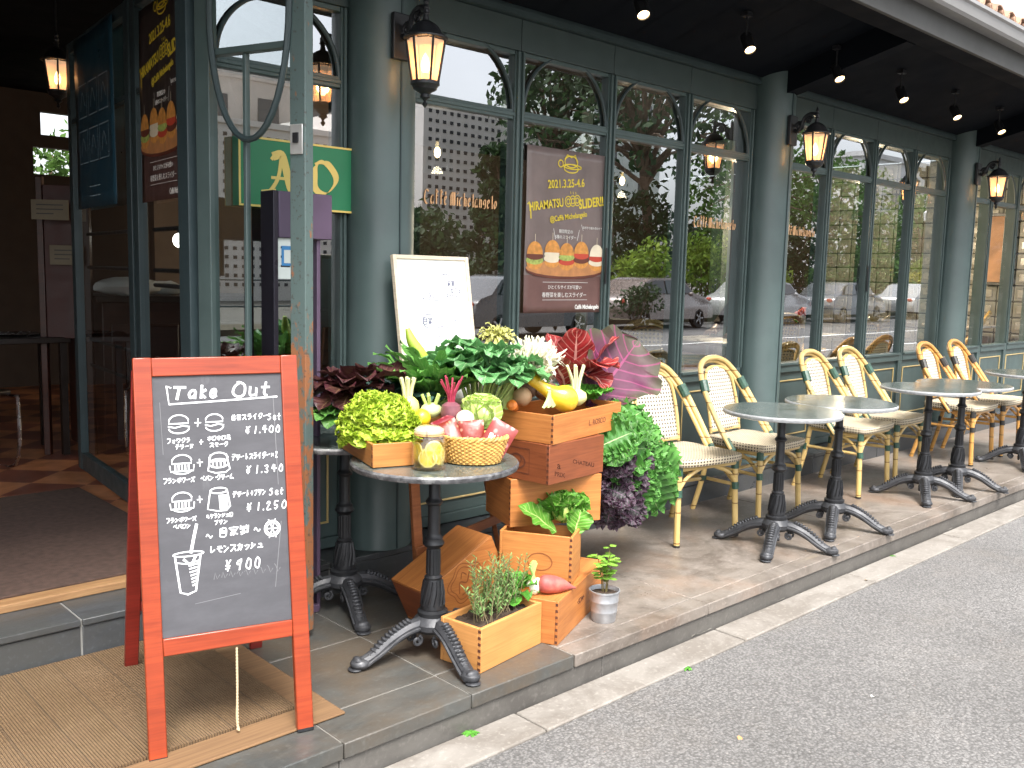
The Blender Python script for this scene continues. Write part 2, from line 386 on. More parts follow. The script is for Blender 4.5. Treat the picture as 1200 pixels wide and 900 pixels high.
m_mortar = mat('mortar', (.09, .08, .07), .9)
m_joint = mat('dark_joint', (.05, .045, .04), .9)

# ------------------------------------------------------------------ ground, road, kerb, terrace
g = MB(); g.poly([(-250, -250, -.142), (260, -250, -.142), (260, 120, -.142), (-250, 120, -.142)])
g.build('ground', mat('ground_earth', (.14, .13, .11), .9, nscale=.5), kind='structure', smooth=0)
g = MB(); g.grid(lambda u, v: V((-40+140*u, -15+17.06*v, -.134)), 1, 1); g.build('road', m_road, kind='structure', smooth=0)
g = MB(); g.bb((-40, -13.9, -.3), (110, -12.1, .0)); g.build('planting_strip', mat('strip_earth', (.09, .075, .045), .95, var=.4, nscale=6), kind='structure')
g = MB()   # lane lines on the road
for k in range(18): g.poly([(-10+4.5*k, -3.2, -.130), (-7.6+4.5*k, -3.2, -.130), (-7.6+4.5*k, -3.08, -.130), (-10+4.5*k, -3.08, -.130)])
g.poly([(-30, -5.9, -.130), (80, -5.9, -.130), (80, -5.77, -.130), (-30, -5.77, -.130)])
g.build('road_markings', m_white, kind='structure', smooth=0)
g = MB(); x = -5.05
while x < 34:
    g.bb((x+.004, 2.062, -.4), (x+1.196, 2.222, -.124+random.uniform(-.002, .002))); x += 1.2
g.build('kerb', m_kerb, kind='structure', bevel=.006)
g = MB()
xs = [-4.55+.5*k for k in range(15)]; ysl = [2.222, 2.42, 2.88, 3.36]
for i in range(len(xs)-1):
    for j in range(3):
        ox = 0 if j != 1 else 0
        x1 = min(xs[i+1], 2.452)
        g.bb((xs[i]+ox+.002, ysl[j]+(.002 if j else 0), -.05), (x1+ox-.002, ysl[j+1]-.002, random.uniform(-.0010, .0005)))
g.cur = 1; xr = [2.455, 3.30, 5.05, 6.8, 8.55, 10.3, 12.05, 13.8, 15.55, 19, 24]
for i in range(len(xr)-1):
    for (a, b) in ((2.222, 2.312), (2.315, 3.36)):
        g.bb((xr[i]+.0015, a, -.05), (xr[i+1]-.0015, b, random.uniform(-.0008, .0006)))
g.cur = 2; g.bb((2.46, 2.240, -.06), (24, 3.34, -.006)); g.cur = 4; g.bb((-4.6, 2.240, -.06), (2.459, 3.34, -.003))
g.cur = 3; xk = [-4.55, -2.6, -.6, 1.44, 2.62, 4.4, 6.3, 8.2, 10.1, 12, 14, 17, 24]
for i in range(len(xk)-1): g.bb((xk[i]+.0015, 2.232, -.4), (xk[i+1]-.0015, 2.28, -.0525))
g.build('terrace', [m_slate, m_stone, m_mortar, m_riser, mat('pale_grout', (.20, .19, .17), .9)], kind='structure', bevel=.004)
# worn pale chips along the foot of the riser
g = MB()
for k in range(16):
    x = random.uniform(1.5, 12); w = random.uniform(.04, .16); h = random.uniform(.004, .012)
    g.poly([(x+w*t, 2.2295, -.124+h*abs(math.sin(t*3.1+k))*random.uniform(.5, 1)) for t in (0, .2, .45, .7, 1)] + [(x+w, 2.2295, -.1245), (x, 2.2295, -.1245)])
g.build('worn_mortar', mat('pale_mortar', (.24, .225, .20), .9), kind='structure', smooth=0)

# ------------------------------------------------------------------ cafe building
B = empty('cafe_building', (0, 3.5, 0), 0, 'dark green cafe building with tall arched windows, round columns and a deep tiled eave', 'building')
def bp(mb, name, m, parent=B, **k):
    off = Matrix.Translation((0, -3.5, 0)); mb.v = [off @ p for p in mb.v]; return mb.build(name, m, parent, **k)
# plinth / ledge and entrance step
g = MB(); x = -4.02
while x < 24:
    x2 = x+1.02
    g.bb((x+.004, 3.335, -.06), (x2-.004, 3.36, .116)); g.bb((x+.004, 3.327, .121), (x2-.004, 3.62, .145)); x = x2
g.cur = 1; g.bb((-4.6, 3.340, -.06), (24, 3.615, .1405)); bp(g, 'plinth', [m_plinth, mat('plinth_grout', (.22, .22, .21), .9)], bevel=.003)
# columns
for cx in (2.44, 5.59, 8.74, 11.89):
    g = MB(); g.lathe([(.156, .147), (.156, .152), (.153, .16), (.153, 2.86)], (cx, 3.47, 0), 40)
    c = bp(g, 'column', m_green)
    g = MB(); g.bb((cx-.0035, 3.312, .15), (cx+.0035, 3.318, 2.64)); bp(g, 'seam', m_greend, c)
# window bays
m_trim = m_gold
def window(x0, x1, lettering=False, glz=None):
    """one glazed bay between mullion centres x0..x1"""
    fw_ = .034; g = MB()
    for xa, xb in ((x0, x0+fw_), (x1-fw_, x1)):
        g.bb((xa+.001, 3.50, .152), (xb-.001, 3.60, 2.498))
        xm = (xa+xb)/2
        g.bb((xm-.007, 3.486, .80), (xm+.007, 3.4995, 2.496))
    a, b = x0+fw_, x1-fw_
    g.bb((a, 3.503, 2.165), (b, 3.592, 2.212)); g.bb((a, 3.497, 2.180), (b, 3.5025, 2.198))
    g.bb((a, 3.495, .735), (b, 3.598, .80)); g.bb((a, 3.482, .785), (b, 3.4945, .803))
    g.bb((a, 3.505, .152), (b, 3.59, .20)); g.bb((a, 3.52, .2005), (b, 3.56, .7345))
    g.bb((a, 3.503, 2.478), (b, 3.592, 2.499))
    w = bp(g, 'window', m_green, bevel=.0025)
    cx = (a+b)/2; r = (b-a)/2-.004
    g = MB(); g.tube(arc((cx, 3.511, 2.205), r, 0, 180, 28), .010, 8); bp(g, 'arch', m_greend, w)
    g = MB(); g.grid(lambda u, v: V((a-.004+(b-a+.008)*u, 3.524, .795+1.70*v)), 1, 1); bp(g, 'pane', glz or m_glass, w, smooth=0)
    g = MB(); p0, p1, q0, q1 = a+.05, b-.05, .265, .675
    for bb_ in (((p0, q0), (p1, q0+.009)), ((p0, q1-.009), (p1, q1)), ((p0, q0+.0095), (p0+.009, q1-.0095)), ((p1-.009, q0+.0095), (p1, q1-.0095))):
        g.bb((bb_[0][0], 3.511, bb_[0][1]), (bb_[1][0], 3.5195, bb_[1][1]))
    bp(g, 'panel_trim', m_trim, w, bevel=.002)
    if lettering:
        g = MB(); M = Matrix.Translation((cx-.225, 3.520, 1.785)) @ Matrix.Rotation(R(90), 4, 'X')
        strokes(g, 'Caffè', 0, 0, .078, .0085, M, .44, nib=R(38)); strokes(g, 'Michelangelo', .158, 0, .078, .0085, M, .43, nib=R(38))
        bp(g, 'lettering', m_goldtxt, w, smooth=0)
    return w
bays = [(2.60, 5.43), (5.75, 8.58), (8.90, 11.73)]
for bi, (x0, x1) in enumerate(bays):
    n = 4; s = (x1-x0)/n
    for k in range(n):
        window(x0+s*k, x0+s*(k+1), lettering=(bi, k) in ((0, 0), (0, 3), (1, 0)), glz=m_glass3 if bi == 2 else None)
window(1.66, 2.29)
g = MB()
for xh, zh in ((3.985, 1.45), (7.13, 1.42)): g.bb((xh, 3.478, zh-.10), (xh+.012, 3.4855, zh+.10))
bp(g, 'door_handle', m_black, bevel=.002)
# frieze boards above the windows, cornice, wall above
g = MB()
cuts = [-4.5, -1, .6, 1.66, 2.30]
for (x0, x1) in bays: cuts += [x0+(x1-x0)/4*k for k in range(5)]
cuts += [12.95]
for i in range(len(cuts)-1):
    if cuts[i+1]-cuts[i] > .001: g.bb((cuts[i]+.002, 3.493, 2.50), (cuts[i+1]-.002, 3.60, 2.652))
bp(g, 'frieze', mat('shaded_frieze_green', (.048, .070, .069), .45, var=.1, bump=.1, bscale=30), bevel=.002)  # facade green made darker: the shade under the eave is in the colour
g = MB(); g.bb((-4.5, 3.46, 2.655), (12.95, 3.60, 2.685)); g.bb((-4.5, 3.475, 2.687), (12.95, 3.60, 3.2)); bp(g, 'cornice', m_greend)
# sloping soffit, eave beam, fascia, gutter, roof
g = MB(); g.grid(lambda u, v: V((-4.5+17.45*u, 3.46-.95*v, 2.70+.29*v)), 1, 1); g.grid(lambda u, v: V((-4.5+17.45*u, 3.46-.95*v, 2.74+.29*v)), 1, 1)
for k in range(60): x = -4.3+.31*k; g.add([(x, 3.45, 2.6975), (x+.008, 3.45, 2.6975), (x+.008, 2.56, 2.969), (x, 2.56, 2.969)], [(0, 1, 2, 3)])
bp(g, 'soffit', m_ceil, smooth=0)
for x in (2.44, 5.59, 8.74, 11.89):
    g = MB(); g.add([(x-.06, 3.33, 2.60), (x+.06, 3.33, 2.60), (x+.06, 2.56, 2.80), (x-.06, 2.56, 2.80), (x-.06, 3.33, 2.76), (x+.06, 3.33, 2.76), (x+.06, 2.56, 2.98), (x-.06, 2.56, 2.98)],
          [(0, 1, 2, 3), (4, 7, 6, 5), (0, 4, 5, 1), (2, 6, 7, 3), (1, 5, 6, 2), (0, 3, 7, 4)])
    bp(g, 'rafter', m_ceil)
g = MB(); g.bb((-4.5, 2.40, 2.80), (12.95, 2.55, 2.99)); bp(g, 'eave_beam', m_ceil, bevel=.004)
g = MB(); g.bb((-4.5, 2.375, 2.795), (12.95, 2.3985, 2.99)); bp(g, 'fascia', m_fascia, bevel=.003)
g = MB()
pr = [(2.30, 2.925), (2.285, 2.94), (2.275, 2.99), (2.262, 3.0), (2.262, 3.02), (2.275, 3.022), (2.29, 2.96), (2.395, 2.955), (2.395, 2.925)]
nn = len(pr); vs = [(-4.5, y, z) for y, z in pr]+[(12.95, y, z) for y, z in pr]
g.add(vs, [(k, (k+1) % nn, nn+(k+1) % nn, nn+k) for k in range(nn)]+[tuple(range(nn))[::-1], tuple(range(nn, 2*nn))])
bp(g, 'gutter', m_gutter, smooth=25)
g = MB(); sl = .36
for k in range(87):      # barrel tiles
    x = -4.4+.2*k; M = Matrix.Translation((x, 2.30, 3.03))
    for c_, up, r in ((0, 1, .075), (.1, -1, .06)):
        def tf(u, v, c_=c_, up=up, r=r):
            a = math.pi*u; return M @ V((c_+r*math.cos(a)*(1+.08*v), 2.2*v, up*r*math.sin(a)*.85+sl*2.2*v+(0 if up > 0 else .045)))
        g.grid(tf, 8, 1)
bp(g, 'roof', m_rooft, solid=.012)
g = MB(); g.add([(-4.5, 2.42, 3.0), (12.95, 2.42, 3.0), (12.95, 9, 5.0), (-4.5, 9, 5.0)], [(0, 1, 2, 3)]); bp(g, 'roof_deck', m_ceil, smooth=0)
# ------------------------------------------------------------------ interior of the cafe
def checker_mat():
    t = NT('terracotta_floor'); o = t.map(t.co(), (1, 1, 1), (0, 0, R(45)))
    b = t.n('TexChecker'); t.put(b.inputs['Vector'], o); b.inputs['Scale'].default_value = 3.2
    t.put(b.inputs['Color1'], (.46, .19, .085)); t.put(b.inputs['Color2'], (.20, .065, .04))
    f = t.rng(t.noise(t.co(), 7, 5), .3, .7, .7, 1.25); c = t.mix(1, b.outputs['Color'], t.comb(f, f, f), 'MULTIPLY')
    return t.fin(t.pbr(c, .4))
g = MB(); g.grid(lambda u, v: V((-4.5+17.2*u, 3.62+6.5*v, .17)), 1, 1); g.build('interior_floor', checker_mat(), kind='structure', smooth=0)
m_intwall = mat('interior_brown_wall', (.045, .028, .02), .7, var=.15)
m_beige = mat('beige_plaster', (.32, .22, .16), .8, var=.1)
g = MB(); g.bb((-4.5, 9.9, .17), (2.9, 10, 3.1)); g.bb((3.36, 9.9, .17), (12.7, 10, 3.1)); g.bb((2.9, 9.9, .17), (3.36, 10, 2.24)); g.bb((2.9, 9.9, 2.50), (3.36, 10, 2.62)); g.bb((2.9, 9.9, 2.84), (3.36, 10, 3.1)); g.bb((2.9, 9.91, 2.62), (2.98, 9.99, 2.84)); g.bb((-4.6, 3.62, -.1), (-4.5, 10, 3.1))
bp(g, 'interior_wall', m_intwall)
g = MB(); g.bb((3.0, 7.3, .17), (4.9, 7.4, 3.0)); bp(g, 'beige_partition', m_beige)
g = MB(); g.grid(lambda u, v: V((-4.5+17.2*u, 3.62+6.4*v, 3.02)), 1, 1); bp(g, 'interior_ceiling', m_ceil, smooth=0)
g = MB(); g.bb((-4.5, 3.555, .1455), (1.655, 3.63, .176)); bp(g, 'threshold', wood('worn_oak', (.42, .25, .12), (.28, .15, .07)), bevel=.004)
for x in (6.9, 9.4):
    g = MB(); g.bb((x, 6.4, .17), (x+.16, 6.56, 3.0)); bp(g, 'interior_post', m_greend)
# glass block end wall
m_block = None
t = NT('glass_block'); o = t.co(); f = t.rng(t.noise(o, 6, 4), .3, .7, .7, 1.2)
c = t.mix(1, (.80, .80, .74), t.comb(f, f, f), 'MULTIPLY'); p = t.pbr(c, .12); tr = t.n('BsdfTranslucent'); t.put(tr.inputs['Color'], (.8, .82, .76))
m = t.n('MixShader'); m.inputs[0].default_value = .75; t.t.links.new(p, m.inputs[1]); t.t.links.new(tr.outputs[0], m.inputs[2]); m_block = t.fin(m.outputs[0])
g = MB(); g2 = MB()
for i in range(17):
    for j in range(14):
        y, z = 3.64+.2*i, .19+.2*j
        g.bb((12.62, y+.008, z+.008), (12.68, y+.192, z+.192)); g2.bb((12.605, y+.05, z+.05), (12.619, y+.15, z+.15))
gb = bp(g, 'glass_block_wall', m_block, bevel=.012)
bp(g2, 'block_centre', mat('block_core_glass', (.30, .30, .27), .2), gb, bevel=.01)
g = MB(); g.bb((12.64, 3.63, .17), (12.66, 7.05, 3.0)); bp(g, 'block_grout', mat('dark_grout', (.05, .05, .045), .8), gb)
E2=None
g = MB(); g.bb((12.6, 7.06, .17), (12.7, 9.9, 3.0)); bp(g, 'end_wall', m_intwall)
# ------------------------------------------------------------------ door leaves
m_greendoor = mat('shaded_door_green', (.038, .060, .066), .4, var=.1, bump=.1, bscale=30)  # facade green darkened so the entrance shade sits in the colour
def leafdoor(A, d, L, z0, z1, stw=.06, bars=(), ring=False, rust=False, mid=(), label=None):
    d = V((d[0], d[1], 0)).normalized(); ang = math.atan2(d.y, d.x)
    M = Matrix.Translation((A[0], A[1]-3.5, 0)) @ Matrix.Rotation(ang, 4, 'Z')
    g = MB(M); t_ = .045
    g.bb((0, -t_/2, z0), (stw, t_/2, z1))
    for a, b in ((z0, z0+.10), (z1-.06, z1), (2.175, 2.2)): g.bb((stw+.0005, -t_/2+.003, a), (L-stw-.0005, t_/2-.003, b))
    for x in mid: g.bb((x-.008, -.012, z0+.1005), (x+.008, .012, 2.1745))
    dr = g.build('door', m_greendoor if not rust else m_green, B, bevel=.003)
    if label: dr['label'] = label
    g = MB(M); g.bb((L-stw, -t_/2, z0), (L, t_/2, z1)); st = g.build('stile', m_rust if rust else m_greendoor, dr, bevel=.003)
    if rust: st['label'] = 'rusty green steel edge of the opened door'
    g = MB(M); g.grid(lambda u, v: V((stw-.004+(L-2*stw+.008)*u, 0.0, z0+.09+(z1-z0-.14)*v)), 1, 1); g.build('pane', m_glass2, dr, smooth=0)
    if bars:
        g = MB(M)
        for z in bars: g.tube([(stw, -.05, z), (L-stw, -.05, z)], .010, 8)
        g.build('guard_bar', m_black, dr)
    if ring:
        g = MB(M); c_ = ((stw+L-stw)/2+.01, -.03, 2.33)
        g.tube([(c_[0]+.19*math.cos(k*math.pi/20), c_[1], c_[2]+.47*math.sin(k*math.pi/20)) for k in range(40)], .012, 8, closed=True)
        g.build('ring_ornament', m_greend, dr)
        g = MB(M); g.bb((L-stw+.006, -t_/2-.006, 1.80), (L-.008, -t_/2-.0005, 1.905)); lk = g.build('lock_plate', mat('lock_metal', (.6, .6, .58), .35, .6), dr, bevel=.002)
        g = MB(M); g.bb((L-stw+.022, -t_/2-.012, 1.84), (L-.024, -t_/2-.0065, 1.875)); g.build('bolt', m_black, lk)
    return dr
t = NT('rusty_paint'); o = t.co(); f = t.noise(t.map(o, (1, 1, .5)), 26, 8, .7); z = t.xyz(o)[2]
zone = t.rng(z, 1.35, 1.05, -.12, .06)
c = t.mix(t.rng(t.math('ADD', f, zone), .50, .56), (.085, .125, .120), (.26, .105, .045))
c = t.mix(t.rng(t.noise(o, 60, 4), .6, .68, 0, .8), c, (.05, .045, .04)); m_rust = t.fin(t.pbr(c, .55, 0, t.bump(f, .4, .004)))
DI = (.21, 2.09)
ul = math.hypot(*DI); ux, uy = DI[0]/ul, DI[1]/ul
leafdoor((1.69, 3.68), DI, .82, .18, 2.62, .075, bars=(1.56, 1.37, 1.30, .95, .80), label='green glazed door leaf standing open just inside the entrance')
leafdoor((1.69+ux*.85, 3.68+uy*.85), DI, 1.23, .18, 2.62, .075, bars=(1.56, 1.37, .95, .80), label='green glazed door leaf deepest inside the entrance')
leafdoor((1.615, 3.48), (.15, -.43), .53, .03, 2.62, .07, ring=True, rust=True, mid=(.235,), label='rust worn green glazed door leaf opened out to the terrace')
# hinge jamb of the entrance
g = MB(); g.bb((1.575, 3.505, .15), (1.655, 3.60, 2.498)); bp(g, 'door_jamb', m_greendoor, bevel=.003)
# ------------------------------------------------------------------ things in the dark interior
o = MB(); o.bb((-1.2, 3.635, .172), (1.70, 5.22, .182)); tag(o.build('entrance_mat', mat('brown_carpet', (.075, .045, .035), .95, var=.3, nscale=40, bump=.6, bscale=220), bevel=.003), 'dark brown carpet lying inside the open entrance', 'carpet')
t_ = empty('service_counter', (3.2, 6.4, .17), 0, 'dark mahogany counter inside behind the open glass doors', 'counter')
g = MB(); g.bb((-1.05, -.33, 0), (1.0, .33, .98)); g.build('counter_body', m_woodint, t_, bevel=.006)
g = MB()
for k in range(4): g.bb((-1.0+.5*k, -.345, .12), (-.56+.5*k, -.331, .84))
g.build('front_panel', m_woodint, t_, bevel=.006)
g = MB(); g.bb((-1.1, -.38, .981), (1.05, .36, 1.02)); g.build('worktop', m_dark, t_, bevel=.006)
g = MB(); g.blob((0, 0, .06), .1, 14, 8, .25, 3, (2.2, .8, .62)); g.blob((.25, .03, .05), .08, 12, 8, .3, 3, (1.6, .8, .6), seed=4)
o = tag(g.build('folded_cloth', m_white), 'crumpled white cloth lying on the dark counter inside', 'cloth'); o.location = (2.33, 6.1, 1.19)
def notice(x, y, z, w, h, label, rz=0, col=m_paper):
    g = MB(); g.bb((-w/2, -.003, -h/2), (w/2, .003, h/2)); o = g.build('notice', col); o.location = (x, y, z); o.rotation_euler = (0, 0, rz); tag(o, label, 'notice')
    g = MB()
    for k in range(3): g.bb((-w*.36, -.0042, h*(.22-.22*k)), (w*(.36 if k < 2 else .1), -.0032, h*(.22-.22*k)+h*.05))
    g.build('printed_line', m_black, o); return o
t_ = empty('menu_stand', (1.98, 6.2, .17), R(-40), 'dark red wooden stand with pinned notices inside the entrance', 'stand')
g = MB(); g.bb((-.16, -.02, .0), (-.12, .02, 1.75)); g.bb((.12, -.02, 0), (.16, .02, 1.75)); g.build('post', m_woodint, t_, bevel=.004)
g = MB(); g.bb((-.119, -.012, .75), (.119, .012, 1.70)); g.build('board', mat('dark_red_board', (.04, .008, .006), .5), t_, bevel=.003)
notice(1.87, 6.10, 1.71, .22, .12, 'upper cream notice pinned on the dark red stand inside', R(-40), mat('darkened_cream_paper', (.16, .135, .09), .7)); notice(1.97, 6.14, 1.44, .2, .12, 'lower cream notice pinned on the dark red stand inside', R(-40), mat('dim_cream_paper', (.16, .135, .09), .7))  # both notices use the same darkened cream
t_ = empty('steel_chair', (1.35, 6.1, .17), R(20), 'dark chair on bent chrome tubes left inside the entrance', 'chair')
for s in (-1, 1):
    g = MB(); g.tube(smoothpts([(s*.2, .22, .82), (s*.2, .18, .45), (s*.2, -.18, .43), (s*.2, -.22, .40), (s*.2, -.18, .02), (s*.2, .2, .012)], 5), .0105, 8); g.build('frame', m_steel, t_)
g = MB(); g.bb((-.19, -.18, .44), (.19, .18, .47)); g.build('seat', m_dark, t_, bevel=.01)
g = MB(); g.bb((-.19, .185, .58), (.19, .21, .82)); g.build('backrest', m_dark, t_, bevel=.01)
g = MB(); g.lathe([(0, 0), (.14, 0), (.16, .012), (.155, .012), (.135, .004), (0, .004)], n=28); o = tag(g.build('serving_tray', m_steel), 'round steel tray on a dark side table inside', 'tray'); o.location = (1.75, 6.45, .93)
t_ = empty('side_table', (1.75, 6.45, .17), 0, 'dark square side table carrying the round tray inside', 'table')
g = MB(); g.bb((-.25, -.25, .72), (.25, .25, .757)); g.build('table_top', m_dark, t_, bevel=.005)
for sx in (-1, 1):
    for sy in (-1, 1): g = MB(); g.bb((sx*.21-.02, sy*.21-.02, 0), (sx*.21+.02, sy*.21+.02, .72)); g.build('leg', m_dark, t_)
m_bulb = NT('lamp_bulb'); m_bulb = m_bulb.fin(m_bulb.pbr((1, .8, .5), .4, emit=(1, .62, .26), es=9))
m_globe = NT('globe_glow'); m_globe = m_globe.fin(m_globe.pbr((1, .97, .9), .3, emit=(1, .95, .85), es=3.2))
def pendant(x, y, z, label, glob=True):
    t_ = empty('pendant_lamp', (x, y, z), 0, label, 'lamp')
    g = MB(); g.tube([(0, 0, .07), (0, 0, 3.018-z)], .004, 6); g.build('cord', m_black, t_)
    g = MB(); g.lathe([(.0, .10), (.02, .10), (.025, .05), (0, .05)], n=14); g.build('socket', m_black, t_)
    if glob: g = MB(); g.blob((0, 0, 0), .055, 18, 12, 0); g.build('globe', m_globe, t_)
    else:
        g = MB(); g.lathe([(.03, .06), (.09, -.03), (.12, -.17)], n=24, cap=False); g.build('glass_shade', m_glass2, t_)
        g = MB(); g.blob((0, 0, -.03), .024, 12, 8, 0, sc=(1, 1, 1.6)); g.build('bulb', m_bulb, t_)
        l = bpy.data.lights.new('lamp_light', 'POINT'); l.energy = 85 if x > 7 else 1.5; l.color = (1, .78, .52); l.shadow_soft_size = .05; lo = bpy.data.objects.new('lamp_light', l); COL.objects.link(lo); lo.parent = t_; lo.location = (0, 0, -.22)  # far pendants are added sources, set strong to light chairs and glass blocks
    return t_
pendant(2.86, 6.5, 1.57, 'white globe lamp shining above the counter inside')
pendant(4.3, 5.4, 2.28, 'clear glass pendant with warm bulb behind the window nearest the lettered pane', False)
pendant(6.6, 5.6, 2.28, 'clear glass pendant with warm bulb behind the poster window', False)
pendant(8.2, 5.4, 2.28, 'clear glass pendant added to brighten the chairs right of the middle column', False)  # this pendant and the next are added to brighten the second bay
pendant(10.4, 5.2, 2.28, 'clear glass pendant added to brighten the glass block wall', False)
# dark shelving seen through the window by the green sign
t_ = empty('shelf_unit', (3.15, 4.9, .17), 0, 'dark shelving with boxes and crockery behind the green sign window', 'shelves')
g = MB(); g.bb((-.5, -.15, 0), (-.46, .15, 1.9)); g.bb((.46, -.15, 0), (.5, .15, 1.9)); g.bb((-.459, .13, 0), (.459, .15, 1.9)); g.build('case', m_dark, t_)
for k in range(5): g = MB(); g.bb((-.459, -.15, .25+.35*k), (.459, .128, .28+.35*k)); g.build('shelf', m_dark, t_)
for k, (x, z, r, h, lab) in enumerate([(-.25, 1.68, .07, .06, 'shallow white bowl on the top shelf behind the green sign window'), (-.05, .98, .05, .12, 'tall white jug on the shelf behind the green sign window'), (.15, .98, .08, .05, 'wide white bowl on the shelf behind the green sign window')]):
    g = MB(); g.lathe([(0, 0), (r*.6, 0), (r, h*.6), (r*.95, h), (r*.88, h), (r*.9, h*.6), (r*.5, .008), (0, .008)], n=20); o = g.build('crockery', m_white); o.location = (3.15+x, 4.84, .17+z-.0); tag(o, lab, 'bowl'); o.location.z = .17+(.28+.35*4 if z > 1.5 else .28+.35*2)
g = MB(); g.bb((-.09, -.08, 0), (.09, .08, .15)); o = tag(g.build('storage_box', mat('red_box', (.30, .07, .03), .5), bevel=.004), 'rust red storage box low on the shelves behind the green sign', 'box'); o.location = (2.85, 4.88, .17+.28+.35)
# framed picture on the far side
t_ = empty('framed_picture', (12.55, 4.42, 1.84), 0, 'dark framed brown picture hanging on the glass block wall', 'picture')
g = MB()
for (a, b) in (((-.02, -.15, -.45), (.02, -.125, .45)), ((-.02, .125, -.45), (.02, .15, .45)), ((-.02, -.1245, -.45), (.02, .1245, -.41)), ((-.02, -.1245, .41), (.02, .1245, .45))): g.bb(a, b)
g.build('frame', m_black, t_, bevel=.004)
g = MB(); g.bb((-.01, -.124, -.409), (.01, .124, .409)); g.build('print', mat('brown_print', (.34, .19, .11), .7, var=.4, nscale=4), t_)

# ------------------------------------------------------------------ signs and posters at the entrance
t_ = empty('lettered_sign', (2.037, 3.474, 1.64), 0, 'green board with gold border and blackletter A and O', 'sign')
g = MB(); g.bb((-.272, -.008, 0), (.272, .012, .27)); g.bb((-.272, .0121, 0), (.213, .045, .27)); g.build('sign_board', mat('sign_green', (.022, .20, .085), .45, var=.06), t_)
g = MB()
for a, b in (((-.273, -.011, -.002), (.273, -.0085, .006)), ((-.273, -.011, .264), (.273, -.0085, .272)), ((-.273, -.011, .0065), (-.265, -.0085, .2635)), ((.265, -.011, .0065), (.273, -.0085, .2635))): g.bb(a, b)
m_signgold = mat('sign_gold', (.80, .58, .16), .4, var=.08)
g.build('border', m_signgold, t_)
M = Matrix.Translation((0, -.0095, 0)) @ Matrix.Rotation(R(90), 4, 'X')
g = MB()
g.ribbon(smoothpts([(-.155, .060), (-.135, .066), (-.10, .12), (-.085, .20)], 5), .016, M); g.ribbon(smoothpts([(-.115, .205), (-.085, .212), (-.068, .17), (-.045, .085), (-.022, .062)], 5), .034, M)
g.ribbon([(-.128, .118), (-.062, .118)], .012, M); g.ribbon([(-.17, .058), (-.115, .066)], .016, M); g.ribbon(smoothpts([(-.128, .192), (-.108, .216), (-.08, .214)], 4), .014, M)
g.build('letter_a', m_signgold, t_, smooth=0)
g = MB(); pts = [(.115+.052*math.cos(a)*(1+.15*math.cos(3*a)), .135+.066*math.sin(a)) for a in [2*math.pi*k/36 for k in range(37)]]
g.ribbon(pts, .030, M, nib=R(32)); g.ribbon(smoothpts([(.075, .19), (.105, .205), (.125, .19)], 4), .012, M)
g.build('letter_o', m_signgold, t_, smooth=0)
# purple metal stand
m_purple = mat('purple_metal', (.115, .075, .125), .42, .2, var=.1)
t_ = empty('metal_sign_stand', (1.88, 3.25, 0), 0, 'plum coloured metal stand with box header beside the rusty door', 'stand')
g = MB(); g.bb((-.09, -.05, 1.51), (.145, .05, 1.685)); hb = g.build('header_box', m_purple, t_, bevel=.004)
g = MB()
for z in (1.545, 1.65): g.tube([(-.03, -.054, z), (-.03, -.049, z)], .005, 8)
g.build('rivet', m_steel, hb)
g = MB(); g.bb((-.112, -.05, .0), (-.092, .05, 1.686)); g.build('post', mat('black_purple_metal', (.03, .022, .035), .35, .3), t_, bevel=.003)
g = MB(); g.bb((.088, -.03, .0), (.104, .03, 1.509)); g.build('post', m_purple, t_, bevel=.002)
g = MB(); g.bb((.1045, -.05, .90), (.17, .05, .935)); g.build('shelf', m_purple, t_, bevel=.003)
g = MB(); g.bb((-.0915, -.05, .0), (.0875, .05, .03)); g.build('base', m_purple, t_, bevel=.003)
o = notice(1.835, 3.215, 1.435, .085, .16, 'white notice with blue square under the plum header box', 0, m_white)
g = MB(); g.bb((-.028, -.0055, -.03), (.028, -.0045, .045)); g.build('blue_square', mat('blue_print', (.06, .25, .55), .6), o)
g = MB(); g.bb((-.018, -.0068, -.02), (.018, -.0058, .03)); g.build('pale_square', m_white, o)
# posters on the inner door leaves: local x runs along the leaf towards the street
m_ylw = mat('yellow_print', (.78, .60, .05), .6, var=.03); m_wht = mat('white_print', (.78, .76, .72), .6, var=.03)
m_bluep = mat('blue_poster', (.022, .07, .105), .35, var=.2, nscale=3); m_brnp = None
def gradposter(name, top, bot, z0, z1, rough=.35):
    t = NT(name); z = t.xyz(t.co())[2]; c = t.mix(t.math('GREATER_THAN', z, z0), bot, top)
    f = t.rng(t.noise(t.co(), 6, 4), .3, .7, .85, 1.15); c = t.mix(1, c, t.comb(f, f, f), 'MULTIPLY'); w = t.noise(t.map(t.co(), (2.2, 1, 1.2)), 2.2, 2)
    return t.fin(t.pbr(c, rough, 0, t.bump(w, .5, .03)))
m_banner = gradposter('taupe_banner_print', (.20, .155, .145), (.16, .085, .075), .20, 1, .30)
m_banner2 = gradposter('dark_banner_print', (.045, .035, .032), (.10, .055, .048), .20, 1, .35)
m_bun = mat('bun_print', (.62, .27, .06), .6, var=.25, nscale=40); m_patty = mat('patty_print', (.13, .035, .02), .6, var=.3); m_lett = mat('filling_print', (.35, .42, .10), .6, var=.4, nscale=60)
m_cream = mat('cream_print', (.78, .68, .50), .6); m_board = mat('board_print', (.50, .22, .08), .6, var=.2, nscale=20); m_red = mat('red_print', (.50, .06, .03), .6)
